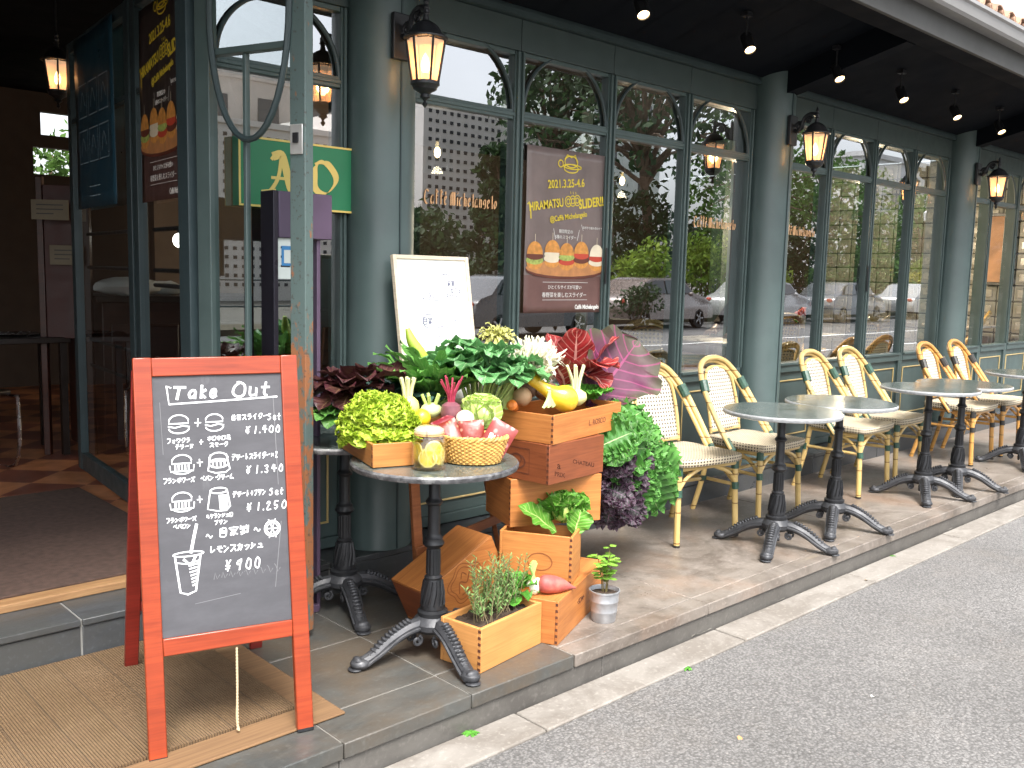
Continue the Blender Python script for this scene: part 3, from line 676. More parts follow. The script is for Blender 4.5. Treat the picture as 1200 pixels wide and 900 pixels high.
def burger_banner(t_, w, h, face, body):
    """hanging sheet: x -w/2..w/2, z 0..h, printed side at -y"""
    M = Matrix.Translation((0, -.004, 0)) @ Matrix.Rotation(R(90), 4, 'X')
    g = MB(); g.grid(lambda u, v: V(((u-.5)*w, .0025*math.sin(u*9+v*3)*math.sin(v*7), v*h)), 14, 20); sh = g.build('sheet', body, t_, solid=.0015)
    k = w/.61
    def TX(s, size, x, z, m, rot=8, sx=1, off=.0):
        text(s, size*k, m, M @ Matrix.Translation((x*k, z*k, 0)) @ Matrix.Rotation(R(rot), 4, 'Z'), sh, sx=sx, offset=off, extrude=.0003)
    TX('2021.3.25-4.6', .060, -.01, .665, m_ylw, 6, .86, .0010); TX('HIRAMATSU', .062, -.155, .545, m_ylw, 9, .76, .0012); TX('SLIDER!!', .070, .192, .575, m_ylw, 9, .80, .002)
    TX('@Caffè Michelangelo', .040, .015, .500, m_ylw, 9, .84, .0006)
    TX('期間限定の', .022, -.005, .425, m_wht, 0); TX('5種のスライダー', .022, -.005, .395, m_wht, 0); TX('お好きな組み合わせで', .016, .205, .455, m_wht, 0)
    TX('ひとくちサイズが可愛い', .024, 0, .128, m_wht, 0); TX('春野菜を楽しむスライダー', .029, 0, .085, m_wht, 0); TX('Caffè Michelangelo', .032, .18, .020, m_wht, 0, .8, .0012)
    g = MB()
    for z in (.162, .068): g.bb((-.17*k, -.0045, z*k), (.18*k, -.0040, z*k+.002))
    for x0, x1 in ((-.10, -.085), (.10, .085)): g.ribbon([(x0*k, .445*k), (x1*k, .39*k)], .003, M)
    g.ribbon([(.115*k, .475*k), (.13*k, .445*k)], .003, M); g.build('print_rule', m_wht, sh, smooth=0)
    # emblem and the cherry roundel between the words
    g = MB()
    for cx, cz, rx, rz in ((.02, .765, .055, .022), (.02, .80, .05, .030), (-.06, .785, .018, .018), (.03, .775, .07, .012)):
        g.ribbon([(cx*k+rx*k*math.cos(a), cz*k+rz*k*math.sin(a)) for a in [2*math.pi*q/20 for q in range(21)]], .006*k, M)
    g.ribbon([(-.03*k, .81*k), (-.01*k, .835*k), (.02*k, .822*k), (.05*k, .838*k), (.065*k, .80*k)], .006*k, M)
    for cx, cz in ((.005, .592), (.04, .597), (.075, .602)):
        for rr in (.024, .012): g.ribbon([(cx*k+rr*k*math.cos(a), cz*k+rr*1.15*k*math.sin(a)) for a in [2*math.pi*q/16 for q in range(17)]], .005*k, M)
    for q in range(3): g.ribbon([((.02+.02*q)*k, .645*k), ((.023+.02*q)*k, .635*k)], .004*k, M)
    g.ribbon([(-.295*k, .56*k), (-.285*k, .57*k), (-.275*k, .555*k), (-.27*k, .49*k)], .008*k, M)
    g.build('emblem', m_ylw, sh, smooth=0)
    def el(cx, cz, rx, rz, a0, a1, m, nm, lift):
        g = MB(); n = 18; g.poly([M @ V(((cx+rx*math.cos(R(a0+(a1-a0)*q/n)))*k, (cz+rz*math.sin(R(a0+(a1-a0)*q/n)))*k, lift)) for q in range(n+1)]); g.build(nm, m, sh, smooth=0)
    el(0, .225, .30, .045, 0, 360, m_patty, 'printed_board', .0002); el(0, .236, .30, .042, 0, 360, m_board, 'printed_board', .0004)
    for i, (cx, bn) in enumerate(((-.235, m_bun), (-.105, m_bun), (.005, m_bun), (.12, m_bun), (.245, m_cream))):
        z = .235+.012*(i % 2)
        el(cx, z+.028, .058, .036, 180, 360, m_bun, 'printed_bun', .0006); el(cx, z+.040, .064, .022, 0, 360, (m_lett, m_cream, m_red, m_patty, m_cream)[i], 'printed_filling', .0008)
        el(cx, z+.062, .062, .020, 0, 360, (m_patty, m_cream, m_lett, m_red, m_red)[i], 'printed_filling', .0010); el(cx, z+.072, .058, .066, 0, 180, bn, 'printed_bun', .0012)
        g = MB(); g.ribbon([(cx*k, (z+.137)*k), (cx*k, (z+.175)*k)], .003*k, M, lift=.0013); g.build('printed_pick', m_cream, sh, smooth=0)
t_ = empty('promotional_banner', (3.69, 3.512, 1.19), 0, 'taupe burger banner with yellow date hanging in the facade window', 'banner')
burger_banner(t_, .615, .865, -1, m_banner)
s0 = .32; t_ = empty('promotional_banner', (1.69+ux*s0+.03, 3.68+uy*s0, 1.675), math.atan2(-uy, -ux)+math.pi*0, 'dark burger banner hanging on the green door leaf by the entrance', 'banner')
t_.rotation_euler = (0, 0, math.atan2(uy, ux)+math.pi); t_.location = (1.69+ux*s0-.032, 3.68+uy*s0, 1.675)
burger_banner(t_, .63, .84, -1, m_banner2)
s1 = 1.455; t_ = empty('menu_poster', (1.69+ux*s1-.032, 3.68+uy*s1, 1.69), math.atan2(uy, ux)+math.pi, 'narrow blue poster hanging on the deepest glass door leaf', 'poster')
g = MB(); g.grid(lambda u, v: V(((u-.5)*.78, .002*math.sin(u*8+v*4), v*.90)), 10, 12); sh = g.build('sheet', m_bluep, t_, solid=.0015)
M = Matrix.Translation((0, -.004, 0)) @ Matrix.Rotation(R(90), 4, 'X'); g = MB()
m_pale = mat('pale_blue_print', (.30, .42, .50), .6)
for i in range(3):
    for j in range(2):
        x, z = -.30+.21*i, .24+.24*j
        for a, b in (((x, z), (x+.17, z)), ((x+.17, z), (x+.17, z+.17)), ((x+.17, z+.17), (x, z+.17)), ((x, z+.17), (x, z))): g.ribbon([a, b], .005, M)
        g.ribbon(smoothpts([(x+.04, z+.04), (x+.08, z+.13), (x+.13, z+.06)], 4), .006, M)
for z in (.06, .11): g.ribbon([(-.12, z), (.10, z)], .005, M)
g.build('print_rule', m_pale, sh, smooth=0)
# ------------------------------------------------------------------ wall lanterns
m_amber = NT('amber_glass')
_a = m_amber.n('BsdfTransparent'); m_amber.put(_a.inputs['Color'], (1, .86, .70))
_p = m_amber.pbr((.9, .55, .25), .35, emit=(1, .72, .47), es=.20); _m = m_amber.n('MixShader'); _m.inputs[0].default_value = .62
m_amber.t.links.new(_a.outputs[0], _m.inputs[1]); m_amber.t.links.new(_p, _m.inputs[2]); m_amber = m_amber.fin(_m.outputs[0])
m_flame = NT('candle_bulb'); m_flame = m_flame.fin(m_flame.pbr((1, .8, .5), .4, emit=(1, .66, .30), es=9))
def lantern(label, bracket=True, power=1.6, group='wall lanterns on the cafe columns'):
    """origin at the lantern axis, bottom finial tip z=-.27 .. top finial .10; wall plate towards +y"""
    t = empty('wall_lantern', (0, 0, 0), 0, label, 'lantern', group)
    g = MB(); n = 6
    g.lathe([(.085, 0), (.092, .004), (.092, .010), (.07, .026), (.052, .055), (.034, .068), (.026, .072), (.014, .078), (.010, .10), (.017, .107), (.010, .114), (.015, .128), (.008, .14), (.012, .15), (.004, .17), (0, .175)], n=18)
    g.build('roof_cap', m_black, t)
    g = MB()
    for k in range(n):
        a = 2*math.pi*k/n+.26; g.tube([(.080*math.cos(a), .080*math.sin(a), 0), (.054*math.cos(a), .054*math.sin(a), -.165)], .0055, 6)
    g.lathe([(.081, -.004), (.083, 0), (.078, 0)], n=6, cap=False); cage = g.build('cage', m_black, t)
    g = MB(); g.lathe([(0, -.27), (.004, -.268), (.012, -.255), (.005, -.243), (.011, -.234), (.022, -.228), (.018, -.215), (.030, -.206), (.048, -.196), (.054, -.182), (.060, -.178), (.060, -.165), (.0, -.164)], n=18); g.build('bottom_finial', m_black, t)
    g = MB()
    for k in range(n):
        a, b = 2*math.pi*k/n+.26, 2*math.pi*(k+1)/n+.26
        g.add([(.077*math.cos(a), .077*math.sin(a), 0), (.077*math.cos(b), .077*math.sin(b), 0), (.052*math.cos(b), .052*math.sin(b), -.163), (.052*math.cos(a), .052*math.sin(a), -.163)], [(0, 1, 2, 3)])
    g.build('glass', m_amber, t, smooth=0)
    g = MB(); g.lathe([(0, -.163), (.012, -.163), (.012, -.13), (.010, -.13)], n=12); g.build('candle', m_white, t)
    g = MB(); g.lathe([(.008, -.13), (.017, -.115), (.018, -.095), (.011, -.07), (.0, -.05)], n=12); g.build('bulb', m_flame, t)
    if bracket:
        g = MB(); g.bb((-.045, .158, -.055), (.045, .182, .135)); g.build('wall_plate', m_black, t, bevel=.005)
        g = MB(); g.tube(smoothpts([(0, .158, .04), (0, .13, .03), (0, .11, .055), (0, .085, .115), (0, .04, .135), (0, .0, .12), (0, 0, .10)], 6), [.013]*37, 8)
        sp = [(0, .118+.032*(1-k/30)*math.cos(k*.42), .062+.032*(1-k/30)*math.sin(k*.42)) for k in range(28)]; g.tube(sp, .009, 7)
        sp = [(0, .055+.024*(1-k/30)*math.cos(3-k*.42), .098+.024*(1-k/30)*math.sin(3-k*.42)) for k in range(28)]; g.tube(sp, .007, 7)
        g.lathe([(.05, 0), (.05, .006), (.02, .014), (.0, .02)], (0, 0, 0), 16); 
        g.build('scroll_arm', m_black, t)
    else:
        g = MB(); g.tube([(0, 0, .17), (0, 0, .72)], .005, 6); g.build('chain', m_black, t)
    l = bpy.data.lights.new('lamp_light', 'POINT'); l.energy = power; l.color = (1, .66, .36); l.shadow_soft_size = .03
    lo = bpy.data.objects.new('lamp_light', l); COL.objects.link(lo); lo.parent = t; lo.location = (0, 0, -.09)
    return t
l1 = lantern('lit black wall lantern on the column nearest the open entrance'); l1.location = (2.425, 3.133, 2.335)
for x, lab in ((5.585, 'lit black wall lantern on the middle column above the chairs'), (8.72, 'lit black wall lantern on the far column before the glass blocks'), (11.87, 'lit black wall lantern on the farthest column at the right edge')):
    dup(l1, (x, 3.135, 2.325), 0, lab)
lh = lantern('lit black lantern hanging in the dark entrance interior', False, .35, None); lh.location = (1.907, 6.0, 2.57)
# ------------------------------------------------------------------ spotlights under the eave
m_spot = NT('spot_lens'); m_spot = m_spot.fin(m_spot.pbr((1, .9, .75), .4, emit=(1, .66, .32), es=4.5))
def spot(label):
    t = empty('ceiling_spotlight', (0, 0, 0), 0, label, 'spotlight', 'spotlights under the eave')
    q = Matrix.Rotation(R(-30), 4, 'X') @ Matrix.Rotation(R(14), 4, 'Y')
    g = MB(q); g.lathe([(0, .11), (.026, .11), (.031, .10), (.032, 0), (.029, 0), (.027, .02)], n=20); g.build('housing', m_black, t)
    g = MB(q); g.lathe([(0, .008), (.0285, .008)], n=20, cap=False); g.build('lens', m_spot, t)
    g = MB(); g.tube([(0, .03, .07), (0, .03, .185)], .006, 8); g.bb((-.03, .01, .182), (.03, .05, .205)); g.build('mount', m_black, t)
    return t
s1 = spot('lit spotlight above the poster window, nearest the viewer'); s1.location = (3.60, 2.96, 2.635)
for x, lab in ((4.52, 'lit spotlight just left of the middle column'), (5.52, 'lit spotlight just right of the middle column'), (6.42, 'lit spotlight above the first window after the middle column'),
               (7.33, 'lit spotlight second to the right past the middle column'), (8.23, 'lit spotlight just before the far column')):
    dup(s1, (x, 2.96, 2.635), 0, lab)
# ------------------------------------------------------------------ bistro tables
def marble(name, a, b, ed):
    t = NT(name); o = t.co(); f = t.noise(o, 9, 8, .7, 1.2); c = t.mix(t.rng(f, .35, .65), a, b); c = t.mix(t.rng(t.noise(o, 60, 4), .58, .75, 0, .6), c, ed)
    return t.fin(t.pbr(c, t.rng(f, .3, .7, .10, .22), 0, coat=.3))
m_marble = marble('grey_green_marble', (.055, .075, .070), (.13, .15, .14), (.30, .31, .29))
m_edge = mat('marble_edge', (.30, .31, .32), .45, var=.25, nscale=60, bump=.5, bscale=120)
def bistro(label, angs=(112, 203, 288), rim=m_edge, group='round bistro tables on the terrace'):
    t = empty('bistro_table', (0, 0, 0), 0, label, 'table', group)
    g = MB(); g.lathe([(0, .700), (.285, .700), (.300, .704), (.303, .712), (.303, .719), (.298, .726), (.0, .727)], n=64)
    o = g.build('table_top', [m_marble, rim], t, smooth=30)
    for p in o.data.polygons:
        if abs(p.normal.z) < .75: p.material_index = 1
    g = MB(); g.lathe([(.055, .150), (.056, .165), (.044, .172), (.046, .18), (.040, .20), (.038, .25), (.030, .285), (.033, .292), (.025, .30), (.0235, .40), (.034, .408), (.040, .418), (.034, .430), (.034, .438), (.026, .446), (.0235, .455),
            (.0225, .56), (.030, .566), (.032, .574), (.026, .582), (.021, .59), (.021, .68), (.05, .69), (.11, .6995), (0, .6998)], n=20)
    for k in range(12):
        a = 2*math.pi*k/12; g.tube([(.0425*math.cos(a), .0425*math.sin(a), .19), (.040*math.cos(a+.25), .040*math.sin(a+.25), .235), (.032*math.cos(a+.4), .032*math.sin(a+.4), .28)], .005, 5)
        g.tube([(.0235*math.cos(a), .0235*math.sin(a), .305), (.0225*math.cos(a), .0225*math.sin(a), .395)], .0042, 5)
    g.build('pole', m_black, t)
    g = MB(); g.lathe([(.02, .085), (.055, .09), (.072, .105), (.075, .125), (.062, .142), (.055, .1495)], n=20); g.build('hub', m_iron, t)
    for a in angs:
        a = R(a); M = Matrix.Rotation(a, 4, 'Z')
        g = MB(M); path = smoothpts([(.045, 0, .118), (.10, 0, .112), (.17, 0, .082), (.235, 0, .040), (.285, 0, .020)], 6)
        m_ = len(path); g.tube(path, [.030-.010*i/m_ for i in range(m_)], 10)
        for i in range(12):   # rope ridge
            s = .10+.15*i/11; z = .136-2.05*(s-.10)**2*1.1-.30*(s-.10); g.blob((s, 0, z+.004), .015, 8, 6, 0, rot=Matrix.Rotation(R(38), 3, 'Y'), sc=(.55, 1.2, .9))
        for sy in (-1, 1):
            g.tube(smoothpts([(.06, sy*.028, .115), (.13, sy*.027, .098), (.2, sy*.024, .055), (.27, sy*.024, .018)], 5), .0065, 6)
            g.tube([(.075+.020*(1-k/22)*math.cos(k*.45+2), sy*.026, .070+.020*(1-k/22)*math.sin(k*.45+2)) for k in range(20)], .006, 6)
        g.blob((.285, 0, .022), .034, 14, 8, .12, 4, (1.15, 1.0, .62)); g.blob((.298, 0, .036), .016, 10, 6, 0, sc=(1, 1.5, .8)); g.blob((.305, .0, .006), .026, 12, 6, 0, sc=(1, 1.1, .24))
        g.build('leg', m_iron, t)
    return t
tb = bistro('round bistro table nearest the vegetables with bare marble top'); tb.location = (4.306, 2.51, 0)
for x, y, rz, lab in ((4.905, 2.50, 2, 'second bare bistro table counted from the vegetable crates'), (6.10, 2.503, 6, 'third bare bistro table from the crates, before the brown framed chairs'),
                      (6.56, 2.468, 2, 'fourth bare bistro table from the crates, overlapped by the third'), (7.83, 2.475, 4, 'farthest bare bistro table cut by the right edge')):
    dup(tb, (x, y, 0), R(rz), lab)
m_rim2 = mat('worn_iron_rim', (.10, .10, .105), .5, .4, var=.5, nscale=50, bump=.8, bscale=120, dark=(.28, .28, .28), dscale=30, damt=.9)
td = bistro('front round iron table carrying the lemon jar and wicker basket', (170, 259, 352), m_rim2, 'display tables of vegetables'); td.location = (2.062, 2.578, 0)
dup(td, (2.07, 3.175, 0), R(-8), 'back round iron table behind the display, under the leafy bunches')
# ------------------------------------------------------------------ woven bistro chairs
def bamboo(name, a, b):
    t = NT(name); o = t.co(); f = t.rng(t.noise(t.map(o, (1, 1, .4)), 14, 5), .3, .7); c = t.mix(f, a, b)
    z = t.xyz(o)[2]; nd = t.math('GREATER_THAN', t.math('SINE', t.math('MULTIPLY_ADD', z, 39, .7)), .992); c = t.mix(nd, c, (.20, .11, .03))
    return t.fin(t.pbr(c, .33, 0, coat=.35))
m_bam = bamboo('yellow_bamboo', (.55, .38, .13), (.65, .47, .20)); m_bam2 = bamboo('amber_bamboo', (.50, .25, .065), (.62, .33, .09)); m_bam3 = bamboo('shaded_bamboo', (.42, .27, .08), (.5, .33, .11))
def weave(name, light, darkc, p=.0165, th=.42):
    t = NT(name); x, y, z = t.xyz(t.co('UV')); k = 2*math.pi/p/2
    a = t.math('SINE', t.math('MULTIPLY', t.math('ADD', x, y), k)); b = t.math('SINE', t.math('MULTIPLY', t.math('SUBTRACT', x, y), k))
    v = t.math('MULTIPLY', a, b); f = t.math('GREATER_THAN', v, th)
    fib = t.math('SINE', t.math('MULTIPLY', x, 2*math.pi/p*2)); fib2 = t.math('SINE', t.math('MULTIPLY', y, 2*math.pi/p*2))
    n_ = t.rng(t.noise(t.co(), 16, 4), .3, .7, .86, 1.1); c = t.mix(1, light, t.comb(n_, n_, n_), 'MULTIPLY')
    c = t.mix(t.rng(t.math('MULTIPLY', fib, fib2), -.2, .6, .18, 0), c, (.42, .36, .25)); c = t.mix(f, c, darkc)
    return t.fin(t.pbr(c, .55, 0, t.bump(t.math('ADD', t.math('MULTIPLY', fib, fib2), t.math('MULTIPLY', v, -1.2)), .5, .002)))
m_weave = weave('cream_weave', (.66, .58, .43), (.055, .035, .025), .020, .30); m_weaveb = weave('back_weave', (.68, .63, .53), (.085, .065, .05), .021, .36)
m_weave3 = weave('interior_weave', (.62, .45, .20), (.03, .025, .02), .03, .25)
m_bind = mat('green_binding', (.035, .085, .060), .4, var=.3, nscale=60, bump=.6, bscale=200)
m_bindk = mat('black_binding', (.03, .028, .025), .45, var=.3, bump=.6, bscale=200)
def chair(label, bam=m_bam, bind=m_bind, w1=m_weave, w2=m_weaveb, group='woven bistro chairs in a row on the terrace'):
    t = empty('bistro_chair', (0, 0, 0), 0, label, 'chair', group)
    for s in (-1, 1):
        g = MB(); g.tube([(s*.208, -.195, .43), (s*.213, -.20, .25), (s*.221, -.212, .0)], .0165, 10); g.build('leg', bam, t)
        g = MB(); g.lathe([(.0185, 0), (.0185, .012)], (s*.221, -.212, -.0), 10)
        g.build('foot_cap', m_bindk, t)
        g = MB(); g.tube(smoothpts([(s*.178, .165, .44), (s*.185, .20, .22), (s*.195, .258, .0)], 5), .016, 10); g.build('leg', bam, t)
    # outer arched back frame: two cane poles side by side
    pts = smoothpts([(-.240, -.035, .40), (-.238, .035, .49), (-.230, .125, .62), (-.210, .212, .75), (-.150, .282, .862), (-.075, .304, .902), (0, .308, .910), (.075, .304, .902), (.150, .282, .862), (.210, .212, .75), (.230, .125, .62), (.238, .035, .49), (.240, -.035, .40)], 5)
    g = MB(); g.tube(pts, .0165, 10); bf = g.build('back_frame', bam, t)
    p2 = [V((p.x*.90, p.y+.012, .40+(p.z-.40)*.955)) for p in pts]
    g = MB(); g.tube(p2, .0125, 9); g.build('inner_cane', bam, bf)
    ip = smoothpts([(-.150, .185, .47), (-.152, .200, .58), (-.150, .228, .70), (-.135, .252, .79), (-.085, .276, .845), (0, .284, .858), (.085, .276, .845), (.135, .252, .79), (.150, .228, .70), (.152, .200, .58), (.150, .185, .47)], 5)
    g = MB(); g.tube(ip, .0095, 8); g.tube([(-.150, .185, .485), (.150, .185, .485)], .011, 8); g.build('back_rim', bam, t)
    # woven back panel
    zs = [.487+(.852-.487)*k/16 for k in range(17)]
    def hw(z):
        z = min(z, .857)
        return .150 if z < .70 else .150*math.sqrt(max(0, 1-((z-.70)/.158)**2.3))
    def yy(z): return .186+.10*max(0, (z-.48)/.38)**1.0
    g = MB(); g.grid(lambda u, v: V(((2*u-1)*hw(.487+.37*v), yy(.487+.37*v)-.004-.006*(1-(2*u-1)**2), .487+.37*v)), 10, 18, lambda u, v: ((2*u-1)*hw(.487+.37*v), .37*v)); g.build('backrest', w2, t, solid=.008)
    # seat
    def seat(u, v):
        x, y = (2*u-1), (2*v-1); e = max(abs(x), abs(y)); k = 1-.10*min(1, abs(x*y))**3
        wx = .247-.030*v; return x, y, wx*k, .228*k
    g = MB()
    def top(u, v):
        x, y, a, b = seat(u, v); ed = max(abs(x), abs(y)); z = .462-.010*(1-x*x)*(1-y*y)
        return V((x*a, y*b-.02, z))
    n_ = 12; g.grid(top, n_, n_, lambda u, v: ((2*u-1)*.23, (2*v-1)*.225))
    ring = [(i/n_, 0) for i in range(n_)]+[(1, i/n_) for i in range(n_)]+[(1-i/n_, 1) for i in range(n_)]+[(0, 1-i/n_) for i in range(n_)]
    vs = []; uv = []
    for lv, (dz, inn) in enumerate(((0, 1), (-.010, 1.012), (-.034, 1.006), (-.040, .985))):
        for k, (u, v) in enumerate(ring): p = top(u, v); vs.append((p.x*inn, (p.y+.02)*inn-.02, p.z+dz)); uv.append((k/len(ring)*1.82, dz*1.2))
    m_ = len(ring); g.add(vs, [(l*m_+k, l*m_+(k+1) % m_, (l+1)*m_+(k+1) % m_, (l+1)*m_+k) for l in range(3) for k in range(m_)], uv)
    g.build('seat', w1, t, smooth=60)
    g = MB()
    for a, b in (((-.212, -.2, .408), (.212, -.2, .408)), ((-.18, .16, .408), (.18, .16, .408)), ((-.212, -.2, .408), (-.18, .16, .408)), ((.212, -.2, .408), (.18, .16, .408))): g.tube([a, b], .0135, 8)
    g.build('seat_frame', bam, t)
    def st(pts, n='stretcher'): g = MB(); g.tube(smoothpts(pts, 5), .0105, 8); g.build(n, bam, t)
    for s in (-1, 1):
        st([(s*.213, -.205, .285), (s*.193, .0, .285), (s*.186, .205, .285)])
        st([(s*.210, -.20, .30), (s*.155, -.2, .36), (s*.05, -.195, .402)]); st([(s*.210, -.19, .30), (s*.200, -.12, .36), (s*.188, -.02, .402)])
    st([(-.19, .0, .285), (.19, .0, .285)])
    def bd(p, q, r=.0185): g = MB(); g.tube([p, q], r, 10); g.build('binding', bind, t)
    for s in (-1, 1):
        bd((s*.2095, -.196, .375), (s*.2085, -.195, .425), .021); bd((s*.2135, -.204, .262), (s*.2120, -.2, .30), .0195)
        bd((s*.2085, .195, .722), (s*.192, .228, .785), .027); bd((s*.184, .195, .262), (s*.182, .19, .305)); bd((s*.234, -.035, .40), (s*.233, .02, .465), .022)
        bd((s*.15, -.001, .285), (s*.195, .0, .285), .014)
    return t
c1 = chair('cream woven chair beside the curly kale, nearest the vegetables'); c1.location = (4.125, 3.00, 0); c1.rotation_euler = (0, 0, R(-9))
for x, y, rz, lab in ((4.815, 3.005, 0, 'cream woven chair in front of the last pane before the middle column'), (5.92, 2.965, 2, 'cream woven chair just right of the middle column'),
                      (6.50, 2.99, 2, 'cream woven chair paired with the one right of the middle column')):
    dup(c1, (x, y, 0), R(rz), lab)
c2 = chair('amber framed woven chair left of the far pair', m_bam2, m_bindk, m_weave, m_weaveb); c2.location = (7.67, 2.92, 0); c2.rotation_euler = (0, 0, R(1))
dup(c2, (8.28, 2.92, 0), R(2), 'amber framed woven chair right of the far pair')
GI = 'woven chairs inside the cafe'
c3 = chair('dark woven chair inside, behind the glass at the far column', m_bam3, m_bindk, m_weave3, m_weave3, GI); c3.location = (11.55, 4.45, .17); c3.rotation_euler = (0, 0, R(200))
for x, y, rz, lab in ((8.60, 4.25, 185, 'dark woven chair inside with its back to the window near the far column'), (7.95, 4.08, 170, 'dark woven chair inside beside the red flowers'),
                      (7.42, 4.50, -90, 'dark woven chair inside under the seated person'), (5.55, 4.35, 120, 'dark woven chair inside behind the empty table left of the middle column'), (9.6, 5.4, 20, 'dark woven chair inside, farther back near the glass blocks')):
    dup(c3, (x, y, .17), R(rz), lab)
# interior tables
def inttable(label):
    t = empty('dining_table', (0, 0, 0), 0, label, 'table', 'dining tables inside the cafe')
    g = MB(); g.bb((-.35, -.35, .70), (.35, .35, .727)); g.build('table_top', mat('pale_table_top', (.42, .40, .37), .3), t, bevel=.008)
    g = MB(); g.lathe([(.2, 0), (.2, .015), (.03, .04), (.025, .69), (.1, .7)], n=20); g.build('pedestal', m_black, t); return t
it = inttable('pale square table inside, left of the middle column'); it.location = (5.1, 4.35, .17)
for x, y, lab in ((6.45, 4.45, 'pale square table inside where the person works'), (8.0, 4.6, 'pale square table inside beside the red flowers'), (12.0, 4.6, 'pale square table inside by the glass blocks')): dup(it, (x, y, .17), 0, lab)
# ------------------------------------------------------------------ A-frame chalkboard
m_red_w = wood('red_stained_wood', (.33, .050, .014), (.24, .031, .009), .35, coat=.3); m_red_d = wood('dark_red_stained_wood', (.30, .028, .02), (.20, .018, .014), .35, coat=.2)
t = NT('chalkboard_slate'); o = t.co(); c = t.mix(t.rng(t.noise(t.map(o, (1, 1, 3)), 5, 6, .7), .4, .75), (.060, .060, .068), (.085, .085, .095)); c = t.mix(t.rng(t.noise(t.map(o, (1, 1, .3)), 9, 7, .7), .60, .72, 0, .35), c, (.20, .20, .21)); m_slateb = t.fin(t.pbr(c, .6))
m_chalk = mat('white_chalk_ink', (.86, .87, .90), .7, var=.04); m_ghost = mat('rubbed_chalk', (.16, .16, .17), .8)
cb = empty('chalkboard', (1.202, 2.4265, .0), R(-15.4), 'red framed A-board with chalked Take Out menu standing on the coir mat', 'chalkboard')
ln = R(9.42); FM = Matrix.Translation((0, 0, .006)) @ Matrix.Rotation(-ln, 4, 'X')
FW, FL = .4715, 1.14
g = MB(FM)
for s in (-1, 1): g.bb((s*FW/2-(.05 if s > 0 else 0), -.012, 0), (s*FW/2+(.05 if s < 0 else 0), .012, FL))
g.bb((-FW/2+.0503, -.011, FL-.055), (FW/2-.0503, .011, FL-.001)); g.bb((-FW/2+.0503, -.011, .285), (FW/2-.0503, .011, .335)); fr = g.build('front_frame', m_red_w, cb, bevel=.003)
for s in (-1, 1): g = MB(FM); g.bb((s*(FW/2-.025)-.0245, -.0135, -.005), (s*(FW/2-.025)+.0245, .0135, .004)); g.build('foot', m_black, fr)
g = MB(FM); g.bb((-FW/2+.0505, -.004, .3355), (FW/2-.0505, .004, FL-.0555)); sb = g.build('slate', m_slateb, cb)
BM = Matrix.Translation((0, .685, .006)) @ Matrix.Rotation(R(23.6), 4, 'X')
g = MB(BM)
for s in (-1, 1): g.bb((s*FW/2-(.045 if s > 0 else 0), -.012, 0), (s*FW/2+(.045 if s < 0 else 0), .012, FL+.04))
g.bb((-FW/2+.0453, -.011, .26), (FW/2-.0453, .011, .30)); g.bb((-FW/2+.0453, -.011, FL-.08), (FW/2-.0453, .011, FL+.039)); g.build('rear_frame', m_red_d, cb, bevel=.003)
g = MB(BM); g.bb((-FW/2+.0455, -.004, .3005), (FW/2-.0455, .004, FL-.0805)); g.build('rear_panel', m_dark, cb)
g = MB(); g.tube(smoothpts([(.02, .045, .28), (.021, .045, .16), (.018, .047, .06), (.024, .043, .02)], 6), .0028, 6)
for k in range(26): g.blob((.02, .045, .275-.0100*k), .0040, 6, 4, 0, sc=(1, 1, 1.3))
g.build('cord', mat('cream_cord', (.62, .48, .30), .8), cb)
# chalk drawing in board units: x 0..1 across, y 0 (top) .. 1
IW, IH = FW-.101, (FL-.0555)-.3355
DM = FM @ Matrix.Translation((-IW/2, -.0046, FL-.0555)) @ Matrix.Rotation(R(90), 4, 'X') @ Matrix.Diagonal((IW, IW, 1, 1))
asp = IH/IW
g = MB(); Y = lambda v: -v*asp
def wr(s, u, v, h, w=.0105, adv=.9, slant=.05): return strokes(g, s, u, Y(v), h, w*.78, DM, adv, slant=slant, jit=.028)
def cir(u, v, rx, ry, a0=0, a1=360, w=.0105, n=18): g.ribbon([(u+rx*math.cos(R(a0+(a1-a0)*k/n)), Y(v)+ry*math.sin(R(a0+(a1-a0)*k/n))) for k in range(n+1)], w, DM)
def ln_(pts, w=.0105): g.ribbon([(a, Y(b)) for a, b in pts], w, DM)
wr('T', .145, .030, .135, .026, .85); wr('ake', .255, .034, .118, .025, .86, .1); wr('Out', .595, .026, .135, .022, .92, .08)
ln_([(.135, .045), (.105, .036), (.118, .108), (.45, .103), (.96, .094)], .013)
def burger(u, v, s=1, k=0):
    cir(u, v-.012, .075*s, .055*s, 15, 165); ln_([(u-.072*s, v-.020), (u-.075*s, v-.006), (u+.072*s, v-.006), (u+.070*s, v-.020)])
    if k == 0: ln_([(u-.078*s, v+.004), (u-.03, v+.010), (u+.03, v+.003), (u+.078*s, v+.008)]); cir(u, v+.012, .075*s, .040*s, 185, 355)
    elif k == 1:
        ln_([(u-.09, v+.002), (u-.085, v+.024), (u+.085, v+.024), (u+.09, v+.002)]); cir(u, v+.020, .07, .03, 190, 350)
        for q in range(5): ln_([(u-.05+.025*q, v), (u-.05+.025*q, v+.018)], .012)
    else:
        ln_([(u-.06, v-.032), (u-.085, v+.030), (u-.03, v+.040), (u+.05, v+.040), (u+.085, v+.028), (u+.06, v-.032)])
burger(.185, .190); wr('+', .29, .160, .10); burger(.455, .190, .9)
wr('前菜スライダー', .585, .158, .052, .0085, .82); wr('Set', .875, .160, .062, .0095, .7); wr('¥1.400', .685, .206, .072, .011, .92)
